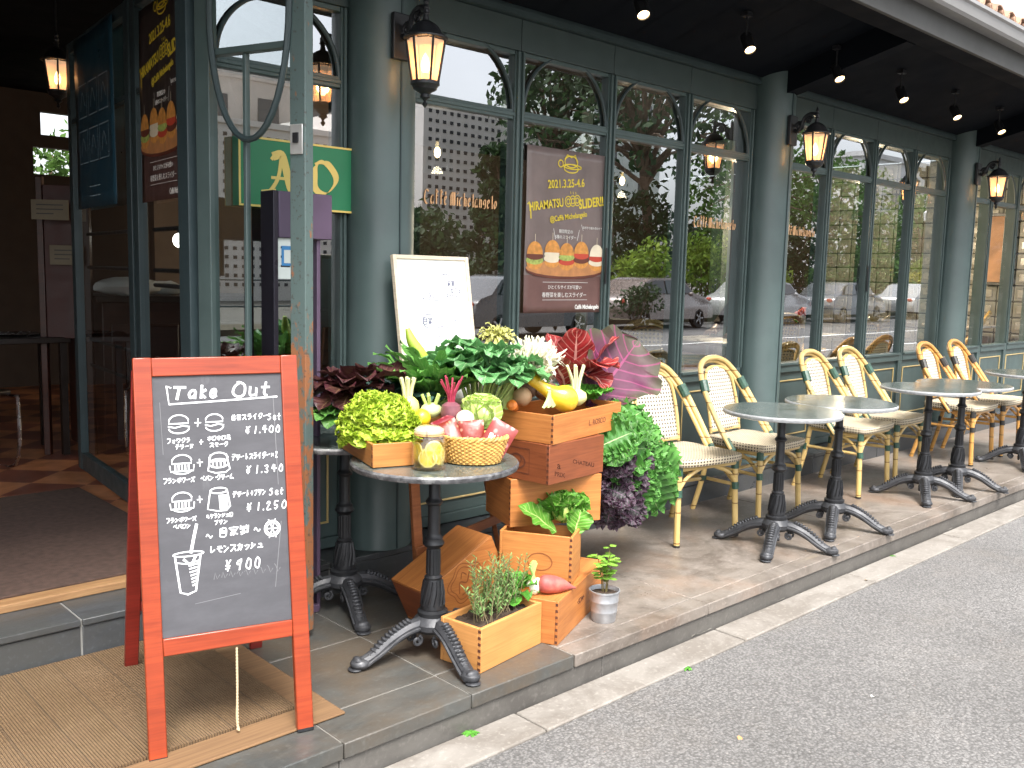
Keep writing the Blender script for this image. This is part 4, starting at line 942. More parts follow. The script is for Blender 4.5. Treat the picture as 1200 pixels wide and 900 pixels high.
wr('フォワグラ', .09, .240, .042, .0085, .85); wr('テリーヌ', .15, .264, .042, .0085, .85); wr('+', .325, .245, .06, .009); wr('ホロホロ鳥', .395, .238, .042, .0085, .88); wr('スモーク', .41, .264, .042, .0085, .88)
burger(.195, .345, 1, 1); wr('+', .295, .318, .09); burger(.475, .345, 1, 2); cir(.475, .348, .075, .035)
for q in range(4): ln_([(.43+.03*q, .338), (.43+.03*q, .358)], .012)
wr('デザートスライダー×2', .575, .315, .056, .009, .62); wr('¥1.340', .675, .365, .075, .011, .95); wr('フランボワーズ', .05, .392, .046, .009, .75); wr('ペパン・クリーム', .33, .392, .046, .009, .75)
burger(.185, .490, 1, 1); wr('+', .285, .463, .085); ln_([(.40, .455), (.375, .525), (.45, .535), (.52, .535), (.55, .52), (.53, .455)]); cir(.465, .455, .065, .022)
for q in range(5): ln_([(.47+.013*q, .475), (.475+.013*q, .528)], .014)
wr('デザート+プリン', .57, .462, .056, .0095, .62); wr('Set', .86, .462, .066, .0105, .72); wr('¥1.250', .665, .513, .078, .0115, .98)
wr('フランボワーズ', .06, .545, .042, .009, .78); wr('ペパロン', .11, .571, .042, .009, .8); wr('ミケランジェロ', .36, .543, .042, .009, .72); wr('プリン', .42, .569, .042, .009, .85)
wr('～', .345, .612, .075, .011); wr('自家製', .445, .598, .085, .0115, .98); wr('～', .72, .605, .075, .011); cir(.875, .625, .062, .062)
for k in range(6): ln_([(.875, .625), (.875+.055*math.cos(k*1.047), .625+.042*math.sin(k*1.047))], .008)
cir(.875, .625, .045, .045, w=.006)
wr('レモンスカッシュ', .375, .668, .068, .0115, .78); wr('¥900', .475, .728, .105, .0135, .85)
cir(.215, .690, .115, .018); ln_([(.115, .700), (.145, .835), (.20, .845), (.26, .835), (.305, .700)], .014); ln_([(.235, .685), (.255, .64), (.285, .58)], .022); ln_([(.125, .720), (.20, .728), (.30, .718)], .009)
for q in range(7): ln_([(.215+.004*q, .735+.013*q), (.285-.004*q, .73+.013*q)], .012)
ln_([(.18, .71), (.23, .735), (.27, .70)], .02)
g.build('chalk_writing', m_chalk, sb, smooth=0, recalc=False)
g = MB()
for k in range(9): ln_([(.40+.06*k, .80-.004*k), (.41+.06*k, .775), (.425+.06*k, .80), (.445+.06*k, .785)], .006)
ln_([(.25, .885), (.6, .868)], .005); ln_([(.93, .10), (.94, .45)], .006); ln_([(.88, .86), (.95, .60)], .006); ln_([(.05, .1), (.06, .3)], .005)
g.build('chalk_smear', m_ghost, sb, smooth=0, recalc=False)
# ------------------------------------------------------------------ coir mat
t = NT('coir'); x, y, z = t.xyz(t.co()); st_ = t.math('SINE', t.math('MULTIPLY', x, 2*math.pi/.0085)); f = t.noise(t.co(), 60, 4, .7)
big = t.math('GREATER_THAN', t.math('SINE', t.math('MULTIPLY', x, 2*math.pi/.13)), .985)
c = t.mix(t.rng(f, .3, .7), (.125, .072, .032), (.20, .122, .058)); c = t.mix(t.rng(st_, -.2, .9, .30, 0), c, (.10, .06, .028)); c = t.mix(t.math('MULTIPLY', big, .6), c, (.08, .05, .025))
c = t.mix(t.rng(t.noise(t.co(), 2.3, 5), .45, .7, 0, .45), c, (.24, .16, .09)); m_coir = t.fin(t.pbr(c, .95, 0, t.bump(t.math('ADD', st_, f), .8, .004)))
t = NT('coir_edge'); x, y, z = t.xyz(t.co()); f = t.noise(t.map(t.co(), (1, 30, 1)), 3, 5); c = t.mix(t.rng(f, .3, .7), (.12, .065, .03), (.21, .12, .055)); m_coire = t.fin(t.pbr(c, .9))
dm = empty('doormat', (.55, 2.85, 0), 0, 'large brown coir mat before the entrance step under the chalkboard', 'doormat')
g = MB(); g.bb((-1.6, -.355, .001), (.90, .47, .017)); g.build('pile', m_coir, dm)
g = MB(); g.bb((-1.6, -.475, .001), (1.005, -.356, .010)); g.bb((.901, -.3555, .001), (1.005, .47, .010)); g.build('border', m_coire, dm, bevel=.004)
# ------------------------------------------------------------------ crates
m_pine = wood('orange_crate_wood', (.52, .205, .055), (.38, .13, .033), .5); m_pine2 = wood('amber_crate_wood', (.55, .235, .065), (.43, .165, .042), .5)
m_pined = wood('dark_crate_wood', (.25, .072, .026), (.175, .048, .018), .45); m_pinel = wood('pale_planter_wood', (.60, .285, .09), (.52, .235, .07), .5)
m_stamp = mat('burnt_stamp', (.16, .05, .022), .7, var=.3); m_stamp2 = mat('faint_stamp', (.24, .075, .022), .7, var=.3); m_stampd = mat('dark_stamp', (.10, .03, .015), .7, var=.3)
def crate(corner, ang, Lx, Ly, H, m, label, open_=True, group='wooden wine crates of the display', wall=.011, name='wooden_crate'):
    """corner = nearest lower corner, Lx to the right along ang, Ly away; origin at that corner"""
    t = empty(name, corner, R(ang), label, 'crate', group)
    g = MB(); w = wall
    g.bb((0, 0, .0), (Lx, w, H)); g.build('long_side', m, t, bevel=.002); g = MB(); g.bb((0, Ly-w, 0), (Lx, Ly, H)); g.build('long_side', m, t, bevel=.002)
    g = MB(); g.bb((.0005, w+.0003, .0), (w, Ly-w-.0003, H-.001)); g.build('end_board', m, t, bevel=.002); g = MB(); g.bb((Lx-w, w+.0003, 0), (Lx-.0005, Ly-w-.0003, H-.001)); g.build('end_board', m, t, bevel=.002)
    g = MB(); g.bb((w+.0003, w+.0003, .002), (Lx-w-.0003, Ly-w-.0003, .012)); g.build('base_board', m, t)
    if not open_: g = MB(); g.bb((w+.0003, w+.0003, H-.012), (Lx-w-.0003, Ly-w-.0003, H-.002)); g.build('lid', m, t)
    g = MB()   # dovetail joint marks on the near corner
    n = max(3, int(H/.022))
    for k in range(n): g.bb((-.0006, .0009, .006+k*H/n), (.0002, w, .006+(k+.45)*H/n))
    g.build('joint_end', m_stampd, t)
    return t
def stamp(t, s, size, x, z, side, m=m_stamp, rot=0, dx=0):
    M = Matrix.Translation((x, -.0006, z)) @ Matrix.Rotation(R(90), 4, 'X') if side == 'f' else Matrix.Translation((-.0006, x, z)) @ Matrix.Rotation(R(-90), 4, 'Z') @ Matrix.Rotation(R(90), 4, 'X')
    return text(s, size, m, M @ Matrix.Rotation(R(rot), 4, 'Z'), t, 'stamp', extrude=.0002, offset=.0006)
def outline(t, pts, w, side, m, closed=True):
    M = Matrix.Translation((0, -.0008, 0)) @ Matrix.Rotation(R(90), 4, 'X') if side == 'f' else Matrix.Translation((-.0008, 0, 0)) @ Matrix.Rotation(R(-90), 4, 'Z') @ Matrix.Rotation(R(90), 4, 'X')
    g = MB(); P = list(pts)+([pts[0]] if closed else []); g.ribbon(P, w, M); return g.build('stamp', m, t, smooth=0)
def ell(cx, cy, rx, ry, n=24): return [(cx+rx*math.cos(2*math.pi*k/n), cy+ry*math.sin(2*math.pi*k/n)) for k in range(n)]
k5 = crate((2.464, 2.325, 0), 24, .58, .285, .172, m_pine, 'orange wine crate lying lowest in the stack under the sweet potato', False)
stamp(k5, '•SDM•', .032, .27, .085, 'f', m_stampd)
outline(k5, ell(-.16, .075, .03, .03), .006, 's', m_stampd)
k4 = crate((2.632, 2.418, .1735), 31, .17, .30, .197, m_pine2, 'open amber crate in the stack holding the green lettuce')
outline(k4, ell(-.13, .085, .05, .035), .004, 's', m_stamp2)
k3 = crate((2.53, 2.672, .372), -21.5, .41, .285, .199, m_pine, 'orange crate behind the green lettuce turned against its stack', False)
k2 = crate((2.57, 2.50, .5725), 6, .37, .29, .16, m_pined, 'dark reddish crate with burnt emblem directly under the vegetable tray', False)
outline(k2, [(-.235, .03), (-.10, .03), (-.10, .13), (-.235, .13)], .004, 's', m_stampd); outline(k2, ell(-.167, .075, .045, .028), .007, 's', m_stampd); outline(k2, ell(-.167, .085, .025, .02), .005, 's', m_stampd)
stamp(k2, 'CHATEAU', .022, -.167, .108, 's', m_stampd); stamp(k2, 'a', .04, -.05, .075, 's', m_stampd); stamp(k2, 'PRIX', .024, -.055, .045, 's', m_stampd)
k1 = crate((2.585, 2.495, .733), 11.5, .545, .30, .117, m_pine, 'orange tray crate on top of the stack, full of vegetables')
stamp(k1, 'L. ROSCO', .032, .34, .045, 'f', m_stamp)
kb = crate((2.08, 2.81, .729), 3, .52, .20, .11, m_pine2, 'crate at the back of the display under the tall leafy bunches')
kl = crate((1.79, 2.575, .729), -17, .30, .40, .082, m_pine2, 'low orange crate on the round table under the frilly lettuce')
pl = crate((2.077, 2.325, 0.001), 9, .36, .19, .162, m_pinel, 'pale wooden planter box with rosemary on the terrace edge', True, None, .014, 'planter_box')
pl['category'] = 'planter'
g = MB(); g.grid(lambda u, v: V((.0145+.331*u, .0145+.161*v, .135+.012*mnoise.noise(V((u*14, v*9, 0)))+.010*math.sin(u*3.1))), 40, 22); g.build('soil', m_soil, pl)
# tilted crate: own frame, turned 27 degrees on its lower corner
kt = empty('wooden_crate', (2.197, 2.69, .004), 0, 'orange crate tipped on one corner leaning between planter and table foot', 'crate', 'wooden wine crates of the display')
QM = Matrix.Rotation(R(-25.5), 4, 'Y')
g = MB(QM); g.bb((0, 0, 0), (.375, .012, .203)); g.build('face_board', m_pine, kt, bevel=.002)
for a, b in ((.191, .2025), (.0005, .012)): g = MB(QM); g.bb((0, .0123, a), (.375, .215, b)); g.build('long_side', m_pine, kt, bevel=.002)
for a, b in ((0, .012), (.363, .375)): g = MB(QM); g.bb((a, .0123, .0125), (b, .215, .1905)); g.build('end_board', m_pined, kt, bevel=.002)
g = MB(QM); g.bb((.0123, .203, .0125), (.3627, .214, .1905)); g.build('base_board', m_pine, kt)
M = QM @ Matrix.Translation((0, -.0006, 0)) @ Matrix.Rotation(R(90), 4, 'X'); g = MB()
for rx, ry in ((.085, .075), (.07, .06)): g.ribbon([(.185+rx*(1+.10*math.sin(5*a))*math.cos(a), .115+ry*(1+.10*math.sin(5*a))*math.sin(a)) for a in [2*math.pi*k/60 for k in range(61)]], .004, M)
g.ribbon(smoothpts([(.14, .09), (.16, .13), (.19, .11), (.22, .14), (.235, .09)], 5), .006, M); g.ribbon([(.15, .075), (.22, .075)], .006, M); g.ribbon(smoothpts([(.17, .14), (.185, .16), (.2, .14)], 4), .005, M)
g.build('stamp', m_stamp2, kt, smooth=0)
# ------------------------------------------------------------------ easel with white menu board
m_eas = wood('red_brown_easel_wood', (.42, .15, .055), (.30, .10, .038), .45)
ez = empty('menu_easel', (2.55, 3.08, 0), 0, 'reddish wooden easel standing behind the vegetable display', 'easel')
def bar(mb, a, b, w, h):
    a, b = V(a), V(b); d = b-a; q = d.to_track_quat('Z', 'Y').to_matrix(); mb.box((a+b)/2, (w, h, d.length), q)
for xa, xb in ((-.155, -.15), (.33, .15)): g = MB(); bar(g, (xa, 0, .001), (xb, .135, 1.12), .045, .022); g.build('leg', m_eas, ez, bevel=.003)
g = MB(); bar(g, (0, .50, .001), (0, .16, 1.1), .04, .022); g.build('leg', m_eas, ez, bevel=.003)
g = MB(); bar(g, (-.19, -.012, .20), (.33, -.012, .285), .012, .045); g.build('cross_bar', m_eas, ez, bevel=.003)
g = MB(); g.bb((-.22, .03, .80), (.22, .075, .82)); g.build('ledge', m_eas, ez, bevel=.003)
t_ = empty('menu_board', (2.545, 3.128, .822), 0, 'bright white board in pale wooden frame on the easel', 'board')
lm = Matrix.Rotation(R(-9.5), 4, 'X'); m_frm = wood('pale_frame_wood', (.80, .70, .55), (.72, .60, .45), .5)
g = MB(lm); w2, hh = .208, .650
for a, b in (((-w2, -.012, 0), (-w2+.018, .012, hh)), ((w2-.018, -.012, 0), (w2, .012, hh)), ((-w2+.0183, -.011, 0), (w2-.0183, .011, .018)), ((-w2+.0183, -.011, hh-.018), (w2-.0183, .011, hh))): g.bb(a, b)
g.build('frame', m_frm, t_, bevel=.003)
m_wb = mat('white_board_face', (.86, .86, .84), .35, var=.02); g = MB(lm); g.bb((-w2+.0185, -.004, .0185), (w2-.0185, .006, hh-.0185)); wb = g.build('writing_surface', m_wb, t_)
DMW = lm @ Matrix.Translation((-w2, -.0048, 0)) @ Matrix.Rotation(R(90), 4, 'X'); g = MB()
for s, x, y, h, w in (('前菜', .285, .545, .028, .003), ('カフェ', .30, .51, .026, .0028), ('スライダー', .27, .485, .022, .0026), ('ランチ', .17, .49, .03, .0034), ('+', .14, .475, .022, .003), ('・ー', .12, .455, .025, .003), ('自家', .13, .385, .036, .0036), ('デザート', .21, .345, .02, .0026), ('。', .31, .39, .03, .003), ('プリン', .2, .30, .026, .003)):
    strokes(g, s, x, y, h, w, DMW, .8, jit=.02)
g.ribbon([(.165, .458), (.235, .456)], .003, DMW); g.ribbon(smoothpts([(.255, .565), (.28, .572), (.30, .563)], 4), .003, DMW); g.ribbon(ell(.165, .365, .035, .03)[:20], .0028, DMW)
g.build('handwriting', mat('faded_marker', (.15, .16, .24), .7), wb, smooth=0, recalc=False)

# ------------------------------------------------------------------ leaves
LK = [0]
def leaf(mb, P, d, n, L, Wd, bend=40, cup=.25, ruf=0, rf=7, nu=6, nv=9, peak=.55, stem=.0, tw=0, rw2=.0, tip=.75):
    """a leaf rising from P along d, bending away towards -n; ruf = height of the edge frill"""
    d = V(d).normalized(); n = V(n); n = (n-d*n.dot(d)).normalized(); sx = d.cross(n).normalized()
    if tw: q = Quaternion(d, R(tw)); n = q @ n; sx = q @ sx
    k = LK[0] % 9; LK[0] += 1; ph = random.uniform(0, 6.3); rows = []; p = V(P); step = L/nv
    for j in range(nv+1):
        t = j/nv; a = R(bend)*t
        dd = d*math.cos(a)-n*math.sin(a); nn = n*math.cos(a)+d*math.sin(a)
        if j: p = p+dd*step
        if t < stem: w = Wd*.05
        else:
            q = (t-stem)/(1-stem); w = Wd*(math.sin(math.pi*min(1, q**(math.log(.5)/math.log(peak)))))**tip if 0 < q < 1 else 0
            w = max(w, Wd*.04)
        rows.append((p.copy(), dd, nn, w, t))
    vs = []; uv = []
    for (p, dd, nn, w, t) in rows:
        for i in range(nu+1):
            s = 2*i/nu-1; e = abs(s)**1.5
            off = ruf*e*math.sin(rf*2*math.pi*t+ph+(1.5 if s < 0 else 0)) + ruf*.5*e*math.sin(rf*4.3*math.pi*t+ph*2)
            lx = s*w*.5*(1+.10*math.sin(rf*math.pi*t+ph)*(1 if ruf else 0))
            vs.append(p+sx*lx+nn*(cup*w*.5*s*s+off+rw2*math.sin(14*t+3*s+ph))+dd*(ruf*.4*e*math.cos(rf*2*math.pi*t+ph)))
            uv.append((k+.01+.98*i/nu, t))
    w_ = nu+1
    mb.add(vs, [(j*w_+i, j*w_+i+1, (j+1)*w_+i+1, (j+1)*w_+i) for j in range(nv) for i in range(nu)], uv)
    return rows, sx
def rosette(mb, c, n, L, Wd, el0=15, el1=80, az0=0, az1=360, jit=.2, **k):
    c = V(c)
    for i in range(n):
        f = (i+.5)/n; el = R(el0+(el1-el0)*f+random.uniform(-8, 8)); az = R(az0+(az1-az0)*((i*.618) % 1)+random.uniform(-6, 6))
        d = V((math.cos(az)*math.cos(el), math.sin(az)*math.cos(el), math.sin(el))); up = V((-math.cos(az)*math.sin(el), -math.sin(az)*math.sin(el), math.cos(el)))
        s = random.uniform(1-jit, 1+jit); leaf(mb, c+d*L*.06, d, up, L*s*(1.05-.3*f), Wd*s*(1.05-.25*f), **k)
lf = dict(
 frill=leafmat('frilly_lettuce_leaf', (.30, .46, .035), (.52, .66, .07), (.55, .62, .20), .05, .15, .3, .9, .4, .3),
 red=leafmat('red_lettuce_leaf', (.075, .035, .022), (.060, .016, .022), (.22, .14, .07), .08, .25, .4, .9, .35, .15, tipc=(.05, .015, .02)),
 green=leafmat('green_leaf', (.10, .27, .055), (.14, .33, .07), (.28, .42, .14), .05, .3), dark=leafmat('black_kale_leaf', (.045, .11, .085), (.07, .15, .115), (.12, .20, .12), .06, .4, rough=.5),
 koma=leafmat('komatsuna_leaf', (.10, .275, .095), (.145, .34, .13), (.38, .54, .28), .06, .35, rough=.4), stemg=mat('pale_green_stem', (.42, .55, .17), .4, var=.2, nscale=20),
 yg=leafmat('yellow_heart_leaf', (.62, .62, .20), (.66, .66, .28), (.72, .70, .42), .1, .2, trans=.35), white=leafmat('white_frond', (.78, .76, .62), (.82, .81, .72), (.75, .74, .52), .15, .1, trans=.35),
 rad=leafmat('radicchio_leaf', (.34, .035, .035), (.40, .07, .065), (.72, .42, .36), .10, .55, rough=.35, trans=.2, spot=(.20, .018, .02)), must=leafmat('purple_mustard_leaf', (.075, .012, .042), (.060, .066, .030), (.20, .035, .10), .05, .8, .62, 1.0, .6, .03, tipc=(.050, .050, .030)),
 kale=leafmat('curly_kale_leaf', (.060, .20, .036), (.115, .315, .062), (.50, .62, .30), .045, .08, .35, .9, .45, .3), pk=leafmat('purple_kale_leaf', (.036, .038, .036), (.062, .030, .052), (.22, .13, .20), .07, .5, .3, .9, .5, .12),
 rom=leafmat('romaine_leaf', (.11, .30, .035), (.085, .25, .030), (.45, .58, .20), .08, .5, rough=.35), pars=leafmat('parsley_leaf', (.085, .30, .035), (.13, .38, .05), (.2, .4, .1), .05, .2), rosm=leafmat('rosemary_needle', (.20, .36, .11), (.26, .42, .15), (.25, .33, .18), .2, 0))
def veg(mb, name, m, label, cat, group=None, **k): return tag(mb.build(name, m, None, **k), label, cat, group)
# frilly lettuce: many small ruffled leaf tips over a dome
g = MB(); C0 = V((1.925, 2.735, .825))
for i in range(760):
    z = (i+.5)/760; az = i*2.39996; el = math.asin(z**.8); d = V((math.cos(az)*math.cos(el), math.sin(az)*math.cos(el), math.sin(el)))
    p = C0+V((d.x*.125, d.y*.135, d.z*.118))*(1+.22*mnoise.noise(d*2.6+V((3, 1, 0)))); dd = (d+V((0, 0, .25))+V([random.uniform(-.3, .3) for _ in range(3)])).normalized()
    leaf(g, p-dd*.02, dd, V((0, 0, 1))+d*.3, random.uniform(.028, .046), random.uniform(.036, .055), bend=random.uniform(0, 90), cup=.3, ruf=.009, rf=3.6, nu=8, nv=6, peak=.72, tip=.28)
for i in range(40):
    az = R(150+5.5*i); leaf(g, C0+V((.10*math.cos(az), .11*math.sin(az), random.uniform(-.03, .03))), V((math.cos(az), math.sin(az), .2)), (0, 0, 1), .055, .07, bend=85, cup=.2, ruf=.011, rf=3.5, nu=10, nv=7, peak=.7, tip=.3)
veg(g, 'frilly_lettuce', lf['frill'], 'bright yellow green frilly lettuce in the low crate on the round table', 'lettuce')
g = MB(); rosette(g, (1.99, 3.0, .92), 30, .17, .11, 10, 80, 60, 330, bend=55, cup=.35, ruf=.010, rf=3, nu=7, nv=8, peak=.66, tip=.5)
leaf(g, (2.03, 2.95, .97), (.5, -.5, .6), (-.5, .3, .6), .17, .15, bend=70, cup=.5, ruf=.008, rf=3, peak=.6, tip=.5)
veg(g, 'red_leaf_lettuce', lf['red'], 'dark red leaf lettuce behind the frilly lettuce', 'lettuce')
g = MB(); rosette(g, (1.90, 3.0, .85), 20, .085, .05, 10, 75, 120, 300, bend=60, cup=.3, ruf=.006, rf=3, peak=.6)
veg(g, 'spinach', lf['green'], 'small green leaves at the left end of the display, beside the red lettuce', 'greens')
def bunch(name, m, base, n, L, Wd, tilt, label, cat, stemlen=.0, sm=None, spread=35, **k):
    g = MB(); sg = MB(); b = V(base)
    for i in range(n):
        az = i*2.39996; sp_ = R(spread*math.sqrt((i+.5)/n)); d = V((math.cos(az)*math.sin(sp_), math.sin(az)*math.sin(sp_), math.cos(sp_)))+V(tilt); d.normalize()
        q = b+V((math.cos(az), math.sin(az), 0))*.022*math.sqrt(i/n); p = q+d*stemlen*random.uniform(.75, 1.1); out = V((math.cos(az), math.sin(az), .2))
        if stemlen: sg.tube(smoothpts([q, q.lerp(p, .5)+out*.004, p+d*L*.25], 3), [.0055, .0055, .005, .005, .004, .004, .003][:7], 6)
        leaf(g, p, d, -out+V((0, 0, .35)), L*random.uniform(.8, 1.15), Wd*random.uniform(.8, 1.15), **k)
    if stemlen:
        t = empty(name, base, 0, label, cat); o = g.build('leaf_blades', m, t); s = sg.build('stems', sm or lf['stemg'], t)
        for q in (o, s): q.data.transform(Matrix.Translation(-V(base)))
        return t
    return veg(g, name, m, label, cat)
bunch('black_kale', lf['dark'], (2.19, 2.97, .87), 36, .22, .085, (0.05, .0, 0.1), 'very dark blue green kale left of the leafy bunches', 'kale', spread=70, bend=65, cup=-.25, ruf=.007, rf=6, peak=.6)
bunch('mizuna', lf['green'], (2.31, 2.90, .855), 70, .26, .06, (0, 0, .05), 'upright mid green salad bunch in front of the white board', 'greens', .04, None, 45, bend=45, cup=.2, ruf=.010, rf=6, peak=.6)
bunch('komatsuna', lf['koma'], (2.47, 2.80, .80), 56, .165, .125, (.20, .0, .35), 'large blue green leafy bunch with pale stalks below the white board', 'greens', .23, None, 44, bend=105, cup=.3, ruf=.010, rf=3.5, nu=8, nv=11, peak=.5, tip=.6, rw2=.005)
g = MB(); rosette(g, (2.36, 2.68, .80), 14, .11, .03, 20, 80, bend=40, cup=.3, ruf=.004); 
veg(g, 'salad_greens', lf['green'], 'short trimmed green tops between the beet and the cabbage', 'greens')
g = MB(); pts = smoothpts([(2.275, 3.035, 1.165), (2.29, 3.02, 1.11), (2.325, 3.0, 1.05), (2.36, 2.97, .98)], 5); n_ = len(pts); g.tube(pts, [.004+.022*math.sin(.25+2.3*i/n_) for i in range(n_)], 12)
veg(g, 'green_pepper', mat('yellow_green_skin', (.36, .50, .06), .25, var=.2, coat=.4), 'curved yellow green long pepper leaning on the white board', 'pepper')
g = MB(); rosette(g, (2.735, 3.0, 1.10), 42, .10, .020, 5, 88, bend=85, cup=.3, ruf=.006, rf=3, peak=.5)
veg(g, 'celery_heart', lf['yg'], 'pale yellow frizzy leaf heart standing right of the white board', 'greens').location = (0, 0, .015)
g = MB()
for i in range(230):
    az = i*2.39996; el = R(random.uniform(-10, 85)); d = V((math.cos(az)*math.cos(el), math.sin(az)*math.cos(el), math.sin(el)))
    p = V((2.785, 2.83, .995))+V((d.x*.075, d.y*.05, d.z*.055))+V((random.uniform(-.05, .06), 0, random.uniform(-.03, .03)))
    g.tube(smoothpts([p, p+d*.035, p+d*.05+V((random.uniform(-.012, .012), 0, .012))], 3), [.0065, .006, .0055, .005, .004, .0035, .002], 6)
    if i % 3 == 0: leaf(g, p, d, (0, 0, 1), .06, .018, bend=60, ruf=.004, nu=3, nv=4)
veg(g, 'white_endive', lf['white'], 'white spiky frizzy bunch above the tray of vegetables', 'greens')
# roots and fruit
m_skin_y = mat('yellow_squash_skin', (.80, .52, .03), .25, var=.12, nscale=10, coat=.4); m_lem = mat('lemon_peel', (.86, .60, .02), .35, var=.1, bump=.35, bscale=180, coat=.2); m_beet = mat('beet_skin', (.19, .065, .085), .5, var=.3, nscale=18, bump=.2, dark=(.20, .10, .09), dscale=9)
m_stalkr = mat('red_stalk', (.36, .035, .075), .4, var=.2); m_ivory = mat('ivory_turnip', (.80, .78, .62), .35, var=.08, nscale=12, coat=.2); m_yam = mat('brown_yam_skin', (.11, .06, .033), .75, var=.4, nscale=20, bump=.5, bscale=60); m_pot = mat('tan_potato_skin', (.55, .36, .21), .6, var=.2, nscale=14, bump=.2, bscale=60)
m_sw = mat('pink_sweet_potato', (.40, .085, .075), .55, var=.25, nscale=22, bump=.3, bscale=70, dark=(.45, .22, .15), dscale=14); m_car = mat('orange_carrot', (.72, .20, .03), .4, var=.15, nscale=25); m_cab = leafmat('pale_cabbage_leaf', (.50, .62, .20), (.42, .58, .14), (.72, .76, .46), .07, .8, rough=.4, trans=.1)
g = MB(); g.blob((2.062, 2.66, .866), .034, 20, 14, .05, 2, (1.0, 1.0, 1.0)); g.blob((2.062, 2.645, .873), .010, 10, 8, 0); veg(g, 'lemon', m_lem, 'whole yellow lemon just behind the glass jar', 'lemon')
t_ = empty('golden_turnip', (2.065, 2.75, .895), 0, 'yellow turnip with pale cut stalks right of the frilly lettuce', 'turnip'); g = MB(); g.blob((0, 0, 0), .045, 18, 12, .06); g.build('root', mat('golden_root', (.74, .66, .20), .4, var=.12), t_); g = MB()
for k in range(6): a = k*1.05; g.tube([(.012*math.cos(a), .012*math.sin(a), .035), (.018*math.cos(a), .018*math.sin(a), .075), (.028*math.cos(a), .028*math.sin(a), .11)], .0065, 7)
g.build('stalk', mat('pale_cut_stalk', (.72, .70, .38), .4), t_)
t_ = empty('beetroot', (2.168, 2.62, .872), 0, 'dusky pink beetroot with red stalks in the middle of the display', 'beetroot'); g = MB(); g.lathe([(0, -.05), (.012, -.045), (.034, -.02), (.040, .01), (.034, .038), (.016, .05), (0, .052)], n=20); g.build('root', m_beet, t_); g = MB()
for k in range(9): a = k*.7+.2; g.tube(smoothpts([(.01*math.cos(a), .01*math.sin(a), .045), (.015*math.cos(a), .015*math.sin(a), .08), (.045*math.cos(a), .035*math.sin(a), .125+.01*(k % 3))], 4), .0035, 6)
g.build('stalk', m_stalkr, t_)
g = MB()
for i in range(16): az = i*2.4; el = R(15+70*(i/16)); d = V((math.cos(az)*math.cos(el), math.sin(az)*math.cos(el), math.sin(el))); leaf(g, V((2.30, 2.60, .815))-d*.01, V((d.x*.5, d.y*.5, .8)), -d+V((0, 0, .1)), .145, .15, bend=-75, cup=-.35, ruf=.002, rf=2, nu=7, nv=9, peak=.5, tip=.5, rw2=.002)
g.blob((2.30, 2.60, .88), .066, 20, 14, .05); veg(g, 'pointed_cabbage', m_cab, 'pale green pointed cabbage behind the wicker basket', 'cabbage')
g = MB(); g.blob((2.172, 2.545, .868), .034, 18, 12, .04, sc=(1, 1, .95)); veg(g, 'white_turnip', m_ivory, 'round white turnip below the beetroot', 'turnip')
t_ = empty('kohlrabi', (2.13, 2.69, .885), 0, 'pale green cut kohlrabi between the lemon and the beetroot', 'kohlrabi'); g = MB(); g.blob((0, 0, 0), .036, 16, 10, .1, sc=(1.2, 1, .8)); g.build('bulb', mat('pale_kohlrabi', (.58, .66, .30), .4), t_); g = MB()
for k in range(5): a = k*1.26; g.tube([(.018*math.cos(a), .018*math.sin(a), .02), (.035*math.cos(a), .035*math.sin(a), .06)], .006, 7)
g.build('stalk', lf['stemg'], t_)
t_ = empty('sprouting_broccoli', (2.57, 2.75, .865), 0, 'pale sprouting stalks at the left end of the tray crate', 'sprouts'); g = MB()
for k in range(7): g.tube(smoothpts([(-.02+.008*k, .0, -.02), (-.018+.008*k, .0, .05), (-.016+.009*k, .0, .11+.01*(k % 2))], 4), .0065, 7)
g.build('stalk', lf['stemg'], t_); g = MB(); rosette(g, (.012, 0, .105), 16, .055, .022, 20, 85, bend=30, cup=.3, ruf=.004); g.build('bud', lf['yg'], t_)
g = MB(); g.blob((2.61, 2.70, .900), .042, 18, 12, .12, sc=(.8, 1, .9)); veg(g, 'potato', m_pot, 'tan potato tucked at the left end of the tray crate', 'potato')
q = Matrix.Rotation(R(-25), 3, 'Z') @ Matrix.Rotation(R(25), 3, 'Y')
g = MB(); g.blob((2.67, 2.78, .925), .04, 18, 12, .12, sc=(1.9, .9, .85), rot=q); veg(g, 'brown_yam', m_yam, 'dark brown yam behind the yellow squash, left', 'yam')
g = MB(); g.blob((2.79, 2.74, .905), .042, 18, 12, .12, sc=(1.7, .9, .9), rot=Matrix.Rotation(R(10), 3, 'Z'), seed=5); veg(g, 'brown_yam', m_yam, 'brown yam in the middle of the tray between squash and fennel', 'yam')
g = MB(); pts = smoothpts([(2.605, 2.66, .985), (2.633, 2.645, .962), (2.663, 2.62, .934), (2.692, 2.59, .912), (2.735, 2.572, .896), (2.78, 2.572, .892)], 5); n_ = len(pts)
g.tube(pts, [[q*1.28 for q in (.014, .0185, .020, .020, .0195, .0195, .019, .019, .019, .0195, .020, .0215, .0235, .026, .029, .033, .037, .040, .042, .043, .043, .041, .037, .030, .020, .006)][min(25, i)] for i in range(n_)], 18); veg(g, 'yellow_squash', m_skin_y, 'yellow crookneck squash lying across the tray crate', 'squash')
t_ = empty('fennel', (2.845, 2.625, .888), 0, 'pale fennel bulb with upright stalks in the tray crate', 'fennel'); g = MB(); g.blob((0, 0, 0), .048, 18, 12, .1, sc=(1.15, .9, .75)); g.build('bulb', mat('fennel_bulb', (.74, .72, .30), .35, var=.1), t_); g = MB()
